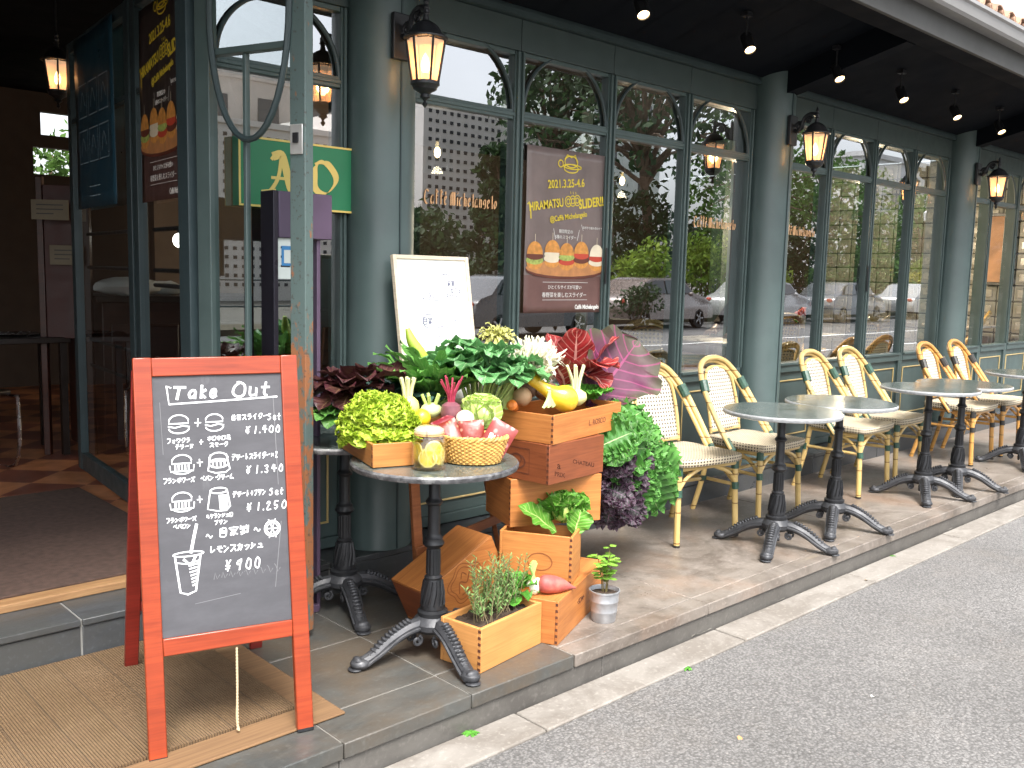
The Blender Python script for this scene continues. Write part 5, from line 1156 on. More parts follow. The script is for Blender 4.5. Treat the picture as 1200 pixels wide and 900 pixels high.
for k in range(6): a = k*1.05; g.tube(smoothpts([(.012*math.cos(a), .012*math.sin(a), .025), (.02*math.cos(a), .016*math.sin(a), .07), (.05*math.cos(a)-.005, .03*math.sin(a), .135)], 4), .0058, 7)
g.build('stalk', mat('fennel_stalk', (.68, .72, .42), .4), t_)
g = MB()
for k in range(8): a = R(40+14*k); b = V((2.605+.009*k, 2.575, .868+.004*(k % 3))); g.tube([b, b+V((.045*math.cos(a), 0, .055*math.sin(a)+.01))], .0062, 8)
veg(g, 'celery_stick', mat('celery_green', (.52, .66, .28), .35, var=.2, nscale=20), 'bundle of cut pale celery sticks at the tray front corner', 'celery')
g = MB(); g.lathe([(0, -.05), (.008, -.04), (.018, .0), (.022, .035), (.012, .045), (0, .046)], n=14); o = veg(g, 'carrot', m_car, 'red orange carrot end at the left end of the tray', 'carrot'); o.location = (2.545, 2.68, .865); o.rotation_euler = (R(70), 0, R(-60))
g = MB()
for i in range(64): az = i*2.4; r = .055*math.sqrt(i/64); p = V((2.985+r*math.cos(az)*1.3, 2.71+r*math.sin(az), .865)); d = V((.6*math.cos(az), .6*math.sin(az), 1)); leaf(g, p, d, V((-math.cos(az), -math.sin(az), .6)), random.uniform(.06, .115), .05, bend=60, cup=.3, ruf=.009, rf=3, nu=6, nv=6, peak=.7)
veg(g, 'parsley', lf['pars'], 'bright green parsley at the right end of the tray crate', 'parsley')
g = MB()
for az, el, L_, W_, bd_, p in ((200, 62, .26, .17, 40, (3.04, 2.86, .87)), (95, 74, .30, .19, 30, (3.10, 2.88, .87)), (330, 72, .30, .19, 40, (3.12, 2.86, .89)), (250, 58, .25, .19, 70, (3.11, 2.82, .92)), (285, 62, .25, .17, 75, (3.05, 2.82, .91)), (20, 58, .27, .17, 40, (3.15, 2.87, .88)), (225, 82, .30, .16, 35, (3.1, 2.87, .90)), (270, 40, .20, .16, 90, (3.06, 2.82, .93))):
    a, e = R(az), R(el); d = V((math.cos(a)*math.cos(e), math.sin(a)*math.cos(e), math.sin(e))); leaf(g, p, d, V((-math.cos(a)*math.sin(e), -math.sin(a)*math.sin(e), math.cos(e))), L_, W_, bend=bd_, cup=.35, ruf=.006, rf=3, nu=10, nv=14, peak=.55, tip=.6, rw2=.004)
veg(g, 'radicchio', lf['rad'], 'red veined radicchio leaves at the back right of the tray', 'radicchio')
g = MB(); leaf(g, (3.06, 2.74, .82), (.72, -.02, .62), (-.69, -.72, .12), .46, .40, bend=12, cup=.22, ruf=.012, rf=5, nu=14, nv=20, peak=.62, tip=.55, rw2=.006)
leaf(g, (3.06, 2.80, .84), (.5, .1, .8), (-.5, -.4, .4), .24, .18, bend=40, cup=.3, ruf=.010, rf=4, nu=8, nv=12, peak=.6, tip=.6, rw2=.004); leaf(g, (3.05, 2.75, .82), (.55, -.2, .6), (-.4, -.6, .4), .16, .14, bend=70, cup=.4, ruf=.012, rf=4, nu=8, nv=10, peak=.6)
veg(g, 'purple_mustard', lf['must'], 'big purple veined mustard leaf right of the tray', 'mustard leaf')
# curly kale spilling to the right of the stack
def kaleleaf(mb, p, tgt, n, W_, rufs=.022, bend=25):
    p = V(p); d = V(tgt)-p; rows, sx = leaf(mb, p, d, n, d.length*1.05, W_, bend=bend, cup=.15, ruf=rufs, rf=9, nu=14, nv=36, peak=.64, stem=.15, tip=.42)
    for (q, dd, nn, w, t) in rows[8::2]:
        for s in (-1, 1):
            for k in range(2): leaf(mb, q+sx*s*w*random.uniform(.34, .5)+nn*random.uniform(-.004, .012), (sx*s*.8+dd*random.uniform(-.2, .6)+nn*random.uniform(0, .7)), nn+V((0, 0, .01)), random.uniform(.024, .040), random.uniform(.035, .052), bend=random.uniform(0, 80), cup=.3, ruf=.008, rf=2.6, nu=8, nv=4, peak=.75, tip=.3)
K0 = (2.93, 2.67, .62); g = MB(); cv = V((-.69, -.72, .1))
for tgt, W_, nn in (((3.20, 2.56, .84), .20, (-.5, -.5, .6)), ((3.06, 2.50, .74), .17, (-.5, -.7, .4)), ((3.68, 2.72, .62), .22, (-.4, -.7, .5)), ((3.30, 2.60, .82), .20, (-.5, -.5, .6)), ((3.40, 2.62, .74), .20, (-.4, -.7, .5)), ((3.55, 2.70, .66), .20, (-.4, -.6, .8)), ((3.66, 2.74, .70), .22, (-.3, -.6, .8)), ((3.58, 2.72, .78), .20, (-.3, -.6, .7)), ((3.48, 2.60, .58), .20, (-.4, -.8, .5)), ((3.30, 2.52, .56), .20, (-.5, -.8, .4)),
                    ((3.20, 2.50, .66), .18, (-.5, -.8, .3)), ((3.12, 2.52, .78), .15, (-.6, -.6, .5)), ((3.36, 2.56, .66), .20, (-.5, -.8, .3)), ((3.22, 2.72, .84), .17, (-.4, -.6, .6)), ((3.46, 2.76, .80), .18, (-.4, -.5, .6)), ((3.24, 2.54, .50), .15, (-.5, -.8, .2)), ((3.42, 2.55, .53), .17, (-.5, -.8, .3))):
    kaleleaf(g, K0, tgt, nn, W_)
veg(g, 'curly_kale', lf['kale'], 'big bright green curly kale bunch spilling right of the crates', 'kale')
g = MB()
for p, tgt, W_, nn in (((3.26, 2.66, .62), (3.42, 2.60, .32), .24, (-.65, -.72, .15)), ((3.36, 2.70, .58), (3.74, 2.72, .42), .22, (-.6, -.72, .3)), ((3.30, 2.68, .64), (3.62, 2.72, .50), .18, (-.5, -.6, .6)), ((3.25, 2.66, .60), (3.30, 2.60, .37), .15, (-.65, -.7, .1)), ((3.33, 2.68, .60), (3.55, 2.66, .35), .17, (-.6, -.75, .2))): kaleleaf(g, p, tgt, nn, W_, .018, 12)
veg(g, 'hanging_kale', lf['kale'], 'broad green kale leaves hanging low beside the first chair', 'kale')
g = MB()
for i in range(30):
    f = i/30; p = V((3.07+random.uniform(-.03, .11), 2.655+random.uniform(-.03, .04), .63-.21*f+random.uniform(-.04, .04))); az = random.uniform(200, 340); a = R(az); d = V((math.cos(a)*.6+.15, math.sin(a)*.6, random.uniform(-.7, .5)))
    kaleleaf(g, p, p+d.normalized()*random.uniform(.10, .16), (-.6, -.7, .5), random.uniform(.08, .12), .014, 45)
veg(g, 'purple_kale', lf['pk'], 'dark purple kale leaves below the green curly kale', 'kale')
# green lettuce head in the fourth crate
t_ = empty('green_lettuce', (2.70, 2.565, .375), 0, 'green head of lettuce with one flat leaf in the amber crate', 'lettuce'); g = MB(); CC = V((.04, .015, .01))
for i in range(26):
    az = i*2.4; f = i/26; el = R(12+75*f); d = V((math.cos(az)*math.cos(el), math.sin(az)*math.cos(el), math.sin(el))); leaf(g, CC+d*.015, V((d.x*.7, d.y*.7, .65)), -d+V((0, 0, .15)), .145-.035*f, .125-.03*f, bend=-55*f-8, cup=-.35, ruf=.010*(1-f)+.002, rf=4, nu=9, nv=11, peak=.62, tip=.5, rw2=.004)
g.build('outer_leaves', lf['rom'], t_); g = MB(); g.blob(CC+V((0, -.01, .05)), .055, 18, 12, .12, 5); g.build('heart', mat('lettuce_heart', (.48, .60, .16), .4, var=.2, nscale=25), t_)
g = MB(); leaf(g, (-.03, -.02, -.02), (-.62, .25, .66), (.3, -.75, .45), .20, .11, bend=20, cup=.25, ruf=.007, rf=4, nu=9, nv=14, peak=.55, tip=.6, rw2=.003); leaf(g, (.03, -.06, -.03), (.1, -.35, .9), (-.3, -.8, .4), .12, .12, bend=30, cup=.2, ruf=.006, rf=4, nu=9, nv=12, rw2=.003); g.build('loose_leaf', lf['rom'], t_)
# on the lowest crate
t_ = empty('sweet_potato', (2.525, 2.415, .204), R(-20), 'pink sweet potato lying on the lowest crate', 'sweet potato'); g = MB(); pts = smoothpts([(-.062, .01, .012), (-.035, 0, .006), (0, 0, 0), (.04, 0, -.008), (.075, -.002, -.018), (.098, -.004, -.024)], 4); g.tube(pts, [.012, .024, .031, .034, .035, .036, .036, .036, .035, .034, .032, .029, .026, .022, .018, .014, .010, .008, .006, .005, .003], 14); g.build('tuber', m_sw, t_); g = MB(); g.blob((-.062, .01, .014), .017, 10, 8, .1); g.build('cut_end', mat('pale_cut_end', (.70, .58, .40), .6), t_)
t_ = empty('white_turnip', (2.455, 2.455, .198), 0, 'small white turnip with trimmed green stalks on the lowest crate', 'turnip'); g = MB(); g.blob((0, 0, 0), .030, 16, 10, .05); g.build('root', m_ivory, t_); g = MB()
for k in range(8): a = R(60+10*k); b = V((-.012+.004*k, 0, .02)); g.tube([b, b+V((.055*math.cos(a), .0, .085*math.sin(a)))], .0052, 7)
g.build('stalk', mat('turnip_stalk', (.38, .56, .17), .4), t_)
g = MB(); rosette(g, (2.405, 2.49, .18), 22, .10, .05, 15, 85, bend=50, cup=.3, ruf=.010, rf=3, nu=6, nv=7, peak=.65); veg(g, 'parsley_sprig', lf['pars'], 'green leafy sprig on the lowest crate behind the rosemary', 'herb')
g = MB(); g.lathe([(0, -.04), (.01, -.03), (.016, 0), (.014, .02), (0, .022)], n=14); o = veg(g, 'carrot_end', m_car, 'orange carrot end on the lowest crate behind the rosemary', 'carrot'); o.location = (2.415, 2.46, .19); o.rotation_euler = (R(80), 0, R(40))
# rosemary
def rosemary(name, base, n, label, seed):
    random.seed(seed); g = MB(); sg = MB(); b = V(base)
    for i in range(n):
        az = random.uniform(0, 6.28); r = random.uniform(0, .045); p = b+V((r*math.cos(az)*1.4, r*math.sin(az), 0)); tip = p+V((random.uniform(-.07, .07), random.uniform(-.05, .05), random.uniform(.10, .23))); mid = p.lerp(tip, .5)+V((random.uniform(-.02, .02), random.uniform(-.02, .02), 0))
        pts = smoothpts([p, mid, tip], 7); sg.tube(pts, .0013, 5)
        for q in pts[3:]:
            for k in range(3): a2 = random.uniform(0, 6.28); d = V((math.cos(a2)*.7, math.sin(a2)*.7, .8)); leaf(g, q, d, (0, 0, 1), random.uniform(.016, .028), .0055, bend=20, nu=2, nv=2, cup=0)
    t_ = empty(name, base, 0, label, 'herb'); T_ = Matrix.Translation(-b)
    o = g.build('needles', lf['rosm'], t_); o.data.transform(T_); o = sg.build('stems', mat('herb_stem', (.20, .16, .08), .7), t_); o.data.transform(T_)
rosemary('rosemary', (2.175, 2.425, .14), 22, 'thin rosemary growing in the left half of the planter', 3); rosemary('rosemary', (2.31, 2.455, .14), 26, 'denser rosemary growing in the right half of the planter', 5); random.seed(11)
# galvanised bucket with basil
t_ = empty('galvanised_bucket', (2.805, 2.392, .0), 0, 'small galvanised bucket with a young basil plant at the terrace edge', 'bucket'); m_galv = mat('galvanised_zinc', (.50, .52, .55), .42, .75, var=.12, nscale=30)
g = MB(); g.lathe([(0, .004), (.044, .004), (.047, .0), (.049, .004), (.0535, .040), (.0545, .042), (.0545, .046), (.0540, .048), (.0575, .082), (.0588, .084), (.0588, .088), (.0580, .09), (.0605, .122), (.064, .124), (.064, .129), (.060, .130), (.0575, .122), (.045, .01), (0, .01)], n=40); g.build('pail', m_galv, t_)
g = MB(); g.lathe([(.0575, .112), (.03, .118), (0, .120)], n=24); g.build('soil', m_soil, t_)
bs = empty('basil_plant', (2.805, 2.392, .118), 0, 'young bright green basil growing in the galvanised bucket', 'plant'); g = MB(); sg = MB()
for i in range(9):
    a = i*2.4; tip = V((.045*math.cos(a)*(.4+i/12), .045*math.sin(a)*(.4+i/12), .07+.014*i)); sg.tube([(0.01*math.cos(a), .01*math.sin(a), -.004), tip*.5+V((0, 0, .01)), tip], .0016, 5)
    for k in range(7): b_ = random.uniform(0, 6.28); leaf(g, tip*random.uniform(.55, 1.05), (math.cos(b_), math.sin(b_), .35), (0, 0, 1), random.uniform(.030, .048), .030, bend=35, cup=-.2, nu=4, nv=5)
g.build('foliage', leafmat('basil_leaf', (.20, .42, .05), (.25, .48, .07), (.35, .52, .15), .08, .3), bs); sg.build('stems', mat('basil_stem', (.16, .13, .05), .6), bs)
# jar of lemons
t = NT('lemon_syrup_liquid'); a_ = t.n('BsdfTransparent'); t.put(a_.inputs['Color'], (1, .95, .72)); b_ = t.n('BsdfTranslucent'); t.put(b_.inputs['Color'], (.9, .78, .30)); m = t.n('MixShader'); m.inputs[0].default_value = .35; t.t.links.new(a_.outputs[0], m.inputs[1]); t.t.links.new(b_.outputs[0], m.inputs[2]); m_syrup = t.fin(m.outputs[0])
t = NT('clouded_lid_glass'); a_ = t.n('BsdfTransparent'); t.put(a_.inputs['Color'], (.95, .95, .92)); m = t.n('MixShader'); m.inputs[0].default_value = .55; t.t.links.new(a_.outputs[0], m.inputs[1]); t.t.links.new(t.pbr((.72, .66, .50), .08, coat=.5), m.inputs[2]); m_lid = t.fin(m.outputs[0])
t_ = empty('glass_jar', (1.945, 2.465, .728), 0, 'clip top glass jar of sliced lemons on the round table', 'jar')
g = MB(); g.lathe([(0, .001), (.044, .001), (.050, .008), (.0515, .04), (.050, .078), (.042, .092), (.040, .098), (.0375, .098), (.039, .092), (.047, .076), (.0485, .04), (.047, .010), (.042, .005), (0, .005)], n=36); g.build('vessel', m_jar, t_)
g = MB(); g.lathe([(.042, .1005), (.0445, .103), (.0445, .110), (.041, .114), (.030, .120), (.0, .122)], n=36); g.lathe([(.0435, .0985), (.0455, .101)], n=36, cap=False); g.build('lid', m_lid, t_)
g = MB(); g.lathe([(.041, .0965), (.0445, .0965), (.0445, .1002), (.041, .1002)], n=36); g.build('rubber_seal', mat('orange_seal', (.70, .40, .16), .5), t_)
g = MB(); g.tube([(.046*math.cos(a), .046*math.sin(a), .089) for a in [2*math.pi*k/30 for k in range(30)]], .0013, 6, closed=True); g.tube([(-.034, -.034, .089), (-.038, -.038, .105), (-.032, -.032, .121)], .0013, 6); g.build('wire_clip', m_steel, t_)
g = MB(); g.lathe([(0, .008), (.044, .009), (.046, .03), (.0465, .06), (.044, .078), (0, .079)], n=30); g.build('lemon_syrup', m_syrup, t_)
m_pulp = mat('lemon_pulp', (.88, .70, .12), .4, var=.12, nscale=30); m_pith = mat('lemon_pith', (.90, .85, .62), .5)
for k, (x, y, z, az, tl) in enumerate(((-.025, -.027, .036, 227, 3), (.008, -.036, .043, 282, -4), (-.036, .006, .050, 172, 4), (-.010, -.034, .058, 253, 6), (.028, -.024, .035, 318, 0), (.0, 0, .03, 200, 60))):
    M = Matrix.Translation((x, y, z)) @ Matrix.Rotation(R(az), 4, 'Z') @ Matrix.Rotation(R(90+tl), 4, 'Y'); g = MB(M); g.lathe([(0, -.0015), (.027, -.0015), (.0275, 0), (.027, .0015), (0, .0015)], n=24); sl_ = g.build('lemon_slice', m_pith, t_)
    g = MB(M)
    for s in range(8):
        a0, a1 = s*.785+.07, (s+1)*.785-.07
        for zz in (.0019, -.0019): g.poly([(.004*math.cos((a0+a1)/2), .004*math.sin((a0+a1)/2), zz)]+[(.0225*math.cos(a0+(a1-a0)*q/4), .0225*math.sin(a0+(a1-a0)*q/4), zz) for q in range(5)])
    g.build('segment', m_pulp, sl_, smooth=0)
t_.scale = (1.16, 1.16, 1.22)
# wicker basket with packets
t_ = empty('wicker_basket', (2.135, 2.452, .728), R(-40), 'oval wicker basket of red packets on the round table', 'basket'); m_wick = mat('golden_wicker', (.62, .36, .10), .5, var=.3, nscale=40, bump=.4, bscale=150, coat=.15); g = MB(); nst = 26
for lv in range(13):
    f = lv/12; a_, b_ = .092+.026*f**.8, .062+.02*f**.8; pts = []
    for k in range(nst*4): th = 2*math.pi*k/(nst*4); w_ = .0032*math.cos(nst*th/1+math.pi*lv); pts.append(((a_+w_)*math.cos(th), (b_+w_)*math.sin(th), .006+.0068*lv))
    g.tube(pts, .0042, 6, closed=True)
g.build('woven_wall', m_wick, t_); g = MB()
for k in range(nst): th = 2*math.pi*k/nst; g.tube([(.09*math.cos(th), .06*math.sin(th), .003), (.117*math.cos(th), .081*math.sin(th), .092)], .0028, 5)
g.lathe([(0, .002), (.092, .002), (.092, .006), (0, .006)], n=30, sy=.68); g.build('stake', m_wick, t_); g = MB()
for ph in (0, math.pi): g.tube([((.118+.004*math.cos(18*th+ph))*math.cos(th), (.082+.004*math.cos(18*th+ph))*math.sin(th), .094+.005*math.sin(18*th+ph)) for th in [2*math.pi*k/108 for k in range(108)]], .0052, 6, closed=True)
g.build('rim', m_wick, t_)
def packet(loc, rz, tilt, roll, w, h, c1, c2, label, txt=None, sc=26):
    t = NT('packet_film'); o = t.co(); v = t.n('TexVoronoi'); t.put(v.inputs['Vector'], t.map(o, (1, .3, .8))); v.inputs['Scale'].default_value = sc*1.7; v.inputs['Randomness'].default_value = .5
    c = t.mix(t.rng(v.outputs['Distance'], .12, .42), c1, c2); m = t.fin(t.pbr(c, .34, 0, t.bump(t.noise(o, 30, 4), .25, .004)))
    g = MB(); 
    for s in (-1, 1): g.grid(lambda u, v: V(((u-.5)*w, s*(.0008+.012*max(0, math.sin(math.pi*u)*math.sin(math.pi*v))**.6)*(1+.25*mnoise.noise(V((u*5, v*5, s*3)))), v*h)), 10, 12)
    o_ = g.build('snack_packet', m); tag(o_, label, 'packet', None); o_.location = loc; o_.rotation_mode = 'XYZ'
    o_.matrix_world = Matrix.Translation(loc) @ Matrix.Rotation(R(rz), 4, 'Z') @ Matrix.Rotation(R(tilt), 4, 'X') @ Matrix.Rotation(R(roll), 4, 'Y')
    if txt: text(txt, .030, m_white, Matrix.Translation((0, -.0125, h*.36)) @ Matrix.Rotation(R(90), 4, 'X') @ Matrix.Rotation(R(8), 4, 'Z'), o_, extrude=.0004, offset=.001)
    return o_
packet((2.085, 2.475, .765), -40, -28, -26, .085, .125, (.62, .30, .16), (.17, .018, .008), 'orange red packet leaning left out of the wicker basket', None, 34)
packet((2.130, 2.450, .765), -40, -20, -4, .09, .115, (.70, .46, .32), (.20, .022, .012), 'red packet of round pieces in the middle of the wicker basket', None, 30)
packet((2.172, 2.405, .770), -40, -16, 30, .10, .115, (.66, .40, .36), (.24, .04, .035), 'pink packet with white lettering leaning right in the wicker basket', 'BON', 22)
packet((2.120, 2.545, .80), -40, -35, -30, .085, .095, (.50, .16, .18), (.18, .015, .025), 'crimson packet lying behind the basket beside the lemon', None, 26)
# weeds by the kerb and dry leaves on the road
def weed(x, y, z, label, n=11, L=.03):
    g = MB()
    for i in range(n): a = i*2.4; leaf(g, (x, y, z), (math.cos(a), math.sin(a), .6), (0, 0, 1), L*random.uniform(.7, 1.3), L*.4, bend=60, nu=3, nv=4)
    veg(g, 'weed', lf['pars'], label, 'weed', 'weeds along the kerb')
weed(1.935, 2.205, -.124, 'small green weed in the joint below the planter'); weed(2.93, 2.055, -.130, 'tiny weed where kerb meets asphalt below the bucket', 9, .022); weed(5.05, 2.205, -.124, 'tiny weed at the foot of the terrace below the second table', 7, .016)
for k, (x, y, s, c, lab) in enumerate(((3.25, 1.46, .035, (.72, .70, .64), 'white paper scrap on the asphalt'), (1.86, 1.50, .03, (.55, .42, .10), 'yellow dry leaf low on the asphalt'), (2.62, 1.62, .03, (.50, .28, .12), 'orange dry leaf on the asphalt'), (4.5, 2.10, .022, (.3, .2, .1), 'brown dry leaf on the kerb'))):
    g = MB(); leaf(g, (x, y, -.131 if y < 2.06 else -.119), (math.cos(k*2), math.sin(k*2), .03), (0, 0, 1), s, s*.55, bend=25, nu=4, nv=5, cup=.3); veg(g, 'dry_leaf' if k else 'paper_scrap', mat('litter%d' % k, c, .8), lab, 'litter')
# ------------------------------------------------------------------ seated person and flowers inside
ps = empty('person', (7.3, 4.5, .17), 0, 'person in dark brown jacket seated inside behind the column, reaching over the table', 'person')
def skin(name, pts, edges, m, parent, sub=2):
    me = bpy.data.meshes.new(name); me.from_pydata([p[:3] for p in pts], edges, []); o = bpy.data.objects.new(name, me); COL.objects.link(o); o.parent = parent
    me.materials.append(m); md = o.modifiers.new('skin', 'SKIN'); md.use_smooth_shade = True
    for i, p in enumerate(pts): me.skin_vertices[0].data[i].radius = (p[3], p[4] if len(p) > 4 else p[3])
    me.skin_vertices[0].data[0].use_root = True
    s = o.modifiers.new('sub', 'SUBSURF'); s.levels = sub; s.render_levels = sub
    return o
m_skin = mat('skin', (.42, .22, .15), .5, var=.05); m_jacket = mat('brown_jacket', (.055, .030, .026), .85, var=.2); m_hair = mat('dark_hair', (.015, .012, .010), .5)
P_ = [(.08, 0, .47, .15, .13), (.05, 0, .62, .16, .13), (-.06, 0, .82, .17, .13), (-.18, 0, .98, .15, .11), (-.24, 0, 1.06, .07, .07), (-.29, 0, 1.13, .05, .05), (-.33, 0, 1.21, .085, .075), (-.35, 0, 1.29, .075, .07),
      (-.20, -.17, 1.0, .065, .065), (-.40, -.22, .86, .048, .048), (-.62, -.20, .79, .036, .036), (-.70, -.19, .775, .03, .022), (-.76, -.185, .77, .036, .016),
      (-.20, .17, 1.0, .065, .065), (-.32, .22, .84, .048, .048), (-.50, .16, .79, .036, .036), (-.58, .13, .775, .034, .018),
      (-.05, -.10, .46, .09, .085), (-.36, -.12, .47, .065, .065), (-.38, -.12, .12, .045, .045), (-.48, -.12, .05, .045, .04), (-.05, .10, .46, .09, .085), (-.36, .12, .47, .065, .065), (-.38, .12, .12, .045, .045), (-.48, .12, .05, .045, .04)]
E_ = [(0, 1), (1, 2), (2, 3), (3, 4), (4, 5), (5, 6), (6, 7), (3, 8), (8, 9), (9, 10), (10, 11), (11, 12), (3, 13), (13, 14), (14, 15), (15, 16), (0, 17), (17, 18), (18, 19), (19, 20), (0, 21), (21, 22), (22, 23), (23, 24)]
nf = len(P_)
for hb, dx, sy in ((12, -.02, -1), (16, -.02, 1)):
    hx, hy, hz = P_[hb][:3]
    for k in range(4):
        f0 = len(P_); yo = (-.027+.018*k); ln_f = (.062, .072, .068, .052)[k]
        P_ += [(hx-.03, hy+yo, hz+.004, .009, .009), (hx-.03-ln_f*.5, hy+yo*1.15, hz-.006, .008, .008), (hx-.03-ln_f, hy+yo*1.2, hz-.026, .0065, .0065)]; E_ += [(hb, f0), (f0, f0+1), (f0+1, f0+2)]
    f0 = len(P_); P_ += [(hx-.005, hy-sy*.045, hz-.004, .010, .010), (hx-.035, hy-sy*.055, hz-.02, .008, .008)]; E_ += [(hb, f0), (f0, f0+1)]
skin('body', P_, E_, m_skin, ps)
J_ = [(.09, 0, .46, .165, .145), (.05, 0, .62, .18, .15), (-.06, 0, .83, .19, .15), (-.18, 0, .99, .165, .125), (-.20, -.17, 1.0, .08, .08), (-.40, -.22, .86, .064, .064), (-.60, -.205, .795, .048, .048), (-.20, .17, 1.0, .08, .08), (-.32, .22, .84, .064, .064), (-.48, .17, .795, .05, .05)]
skin('jacket', J_, [(0, 1), (1, 2), (2, 3), (3, 4), (4, 5), (5, 6), (3, 7), (7, 8), (8, 9)], m_jacket, ps)
g = MB(); g.blob((-.325, 0, 1.275), .105, 18, 12, .08, 3, (1, .9, .85)); g.build('hair', m_hair, ps)
T_ = [(-.02, -.10, .47, .10, .095), (-.36, -.12, .48, .075, .075), (-.38, -.12, .10, .055, .055)]
for s in (-1, 1): skin('trouser_leg', [(a, b*-s, c, d, e) for a, b, c, d, e in T_], [(0, 1), (1, 2)], m_jacket, ps, 1)
rr_ = None
t_ = empty('flower_vase', (8.06, 4.55, .897), 0, 'small vase of red and white flowers on a table inside the window', 'flowers'); g = MB(); g.lathe([(0, 0), (.03, 0), (.04, .03), (.02, .08), (.028, .1), (.02, .1), (.015, .08), (0, .08)], n=18); g.build('vase', m_white, t_)
g = MB(); rosette(g, (0, 0, .10), 26, .09, .05, 10, 85, bend=60, ruf=.006, rf=3); g.build('foliage', lf['green'], t_)
g = MB(); m_fr = mat('red_petal', (.60, .06, .03), .5, var=.2); m_fw = mat('white_petal', (.75, .72, .68), .5)
for k in range(9): a = k*2.4; g.blob((.06*math.cos(a)*(k/9)**.5, .06*math.sin(a)*(k/9)**.5, .17+.02*(k % 3)), .032, 10, 7, .4, 5)
g.build('red_bloom', m_fr, t_); g = MB()
for k in range(5): g.blob((-.07+.02*k, -.04, .12+.03*(k % 2)), .026, 10, 7, .4, 5)
g.build('white_bloom', m_fw, t_)
# ------------------------------------------------------------------ the other side of the street (seen mirrored in the panes)
m_bark = mat('bark', (.16, .11, .075), .9, var=.35, nscale=6, bump=.6, bscale=20, bdist=.03)
def foliage(name, a, b):
    t = NT(name); f = t.noise(t.co(), .9, 3); x = t.xyz(t.co('UV'))[0]; wn = t.n('TexWhiteNoise'); wn.noise_dimensions = '1D'; t.put(wn.inputs['W'], t.math('FLOOR', x))
    c = t.mix(t.rng(f, .35, .65), a, b); r = t.rng(wn.outputs['Value'], 0, 1, .6, 1.35); c = t.mix(1, c, t.comb(r, r, r), 'MULTIPLY')
    p = t.pbr(c, .6, spec=.3); tr = t.n('BsdfTranslucent'); t.put(tr.inputs['Color'], c); m = t.n('MixShader'); m.inputs[0].default_value = .3
    t.t.links.new(p, m.inputs[1]); t.t.links.new(tr.outputs[0], m.inputs[2]); return t.fin(m.outputs[0])
f_dark = foliage('dark_evergreen', (.025, .055, .020), (.045, .085, .028)); f_mid = foliage('mid_green', (.06, .13, .03), (.10, .19, .04)); f_lime = foliage('bright_shrub', (.15, .27, .035), (.27, .36, .05)); f_yel = foliage('yellow_shrub', (.33, .32, .03), (.25, .30, .04))
def leaves(mb, c, r, n, s, sc=(1, 1, 1)):
    c = V(c)
    for i in range(n):
        d = V([random.gauss(0, 1) for _ in range(3)]).normalized()*random.uniform(.35, 1)**.5; p = c+V((d.x*r*sc[0], d.y*r*sc[1], d.z*r*sc[2]))
        a = V([random.gauss(0, 1) for _ in range(3)]).normalized(); b = a.cross(V([random.gauss(0, 1) for _ in range(3)])).normalized(); z = s*random.uniform(.6, 1.3); k = i % 13+.5
        mb.add([p-a*z, p+b*z*.5, p+a*z, p-b*z*.5], [(0, 1, 2, 3)], [(k, 0)]*4)
def tree(name, x, y, h, cr, m, label, n=26, per=170, s=.17, trunk=.16, lean=0, group='trees across the street', base=.0, low=.45):
    if y > -19: x, y, h, cr, trunk = x*1.18, y-3.6, h*1.18, cr*1.18, trunk*1.15
    t = empty(name, (x, y, base), 0, label, 'tree', group); g = MB(); top = V((lean, 0, h*.62)); mid = V((lean*.3-.2, .1, h*.3)); g.tube(smoothpts([(0, 0, -.2), mid, top], 6), [trunk*(1-.045*k) for k in range(13)], 9); cg = MB()
    for i in range(n):
        a = i*2.4; f = ((i+.5)/n); e = V((lean+cr*math.cos(a)*math.sqrt(f)*random.uniform(.7, 1), cr*math.sin(a)*math.sqrt(f)*random.uniform(.7, 1), h*(low+(1-low)*(1-f**1.4)*random.uniform(.75, 1)+.06*random.random())))
        st_ = mid.lerp(top, random.uniform(.4, 1)); g.tube(smoothpts([st_, st_.lerp(e, .5)+V((0, 0, .15*h*.3)), e], 4), [trunk*.36*(1-.09*k) for k in range(9)], 5); leaves(cg, e, cr*.36, per, s, (1, 1, .72))
    g.build('trunk', m_bark, t); cg.build('crown', m, t, smooth=0, recalc=False); return t
random.seed(21)
tree('evergreen_tree', 19.5, -14.2, 4.9, 1.35, f_dark, 'dark evergreen tree across the street before the perforated building', low=.2)
tree('evergreen_tree', 25.6, -13.2, 9.5, 4.0, f_dark, 'big dark evergreen with bent trunk mirrored in the third pane', 40, 95, .18, .24, -1.2, low=.44)
tree('evergreen_tree', 27.8, -20.5, 11, 2.7, f_dark, 'tall spreading evergreen mirrored in the first arched panes', 26, 75, .20, .25, .3, low=.66)
tree('leafy_tree', 31.5, -13, 7.2, 3.0, f_mid, 'mid green tree mirrored in the pane before the middle column', 28, 95, .16)
tree('leafy_tree', 38.5, -14, 6.4, 3.0, f_mid, 'mid green tree mirrored just right of the middle column', 26, 95, .16); tree('leafy_tree', 47, -13, 5.6, 2.6, f_mid, 'smaller green tree mirrored in the windows of the second bay', 22, 90, .15)
tree('bare_tree', 41, -10.2, 4.6, 1.5, f_mid, 'thin sparsely leaved street tree mirrored in the second bay', 14, 8, .10, .07); tree('evergreen_tree', 56, -14, 7, 3.2, f_dark, 'dark tree farthest along the street')
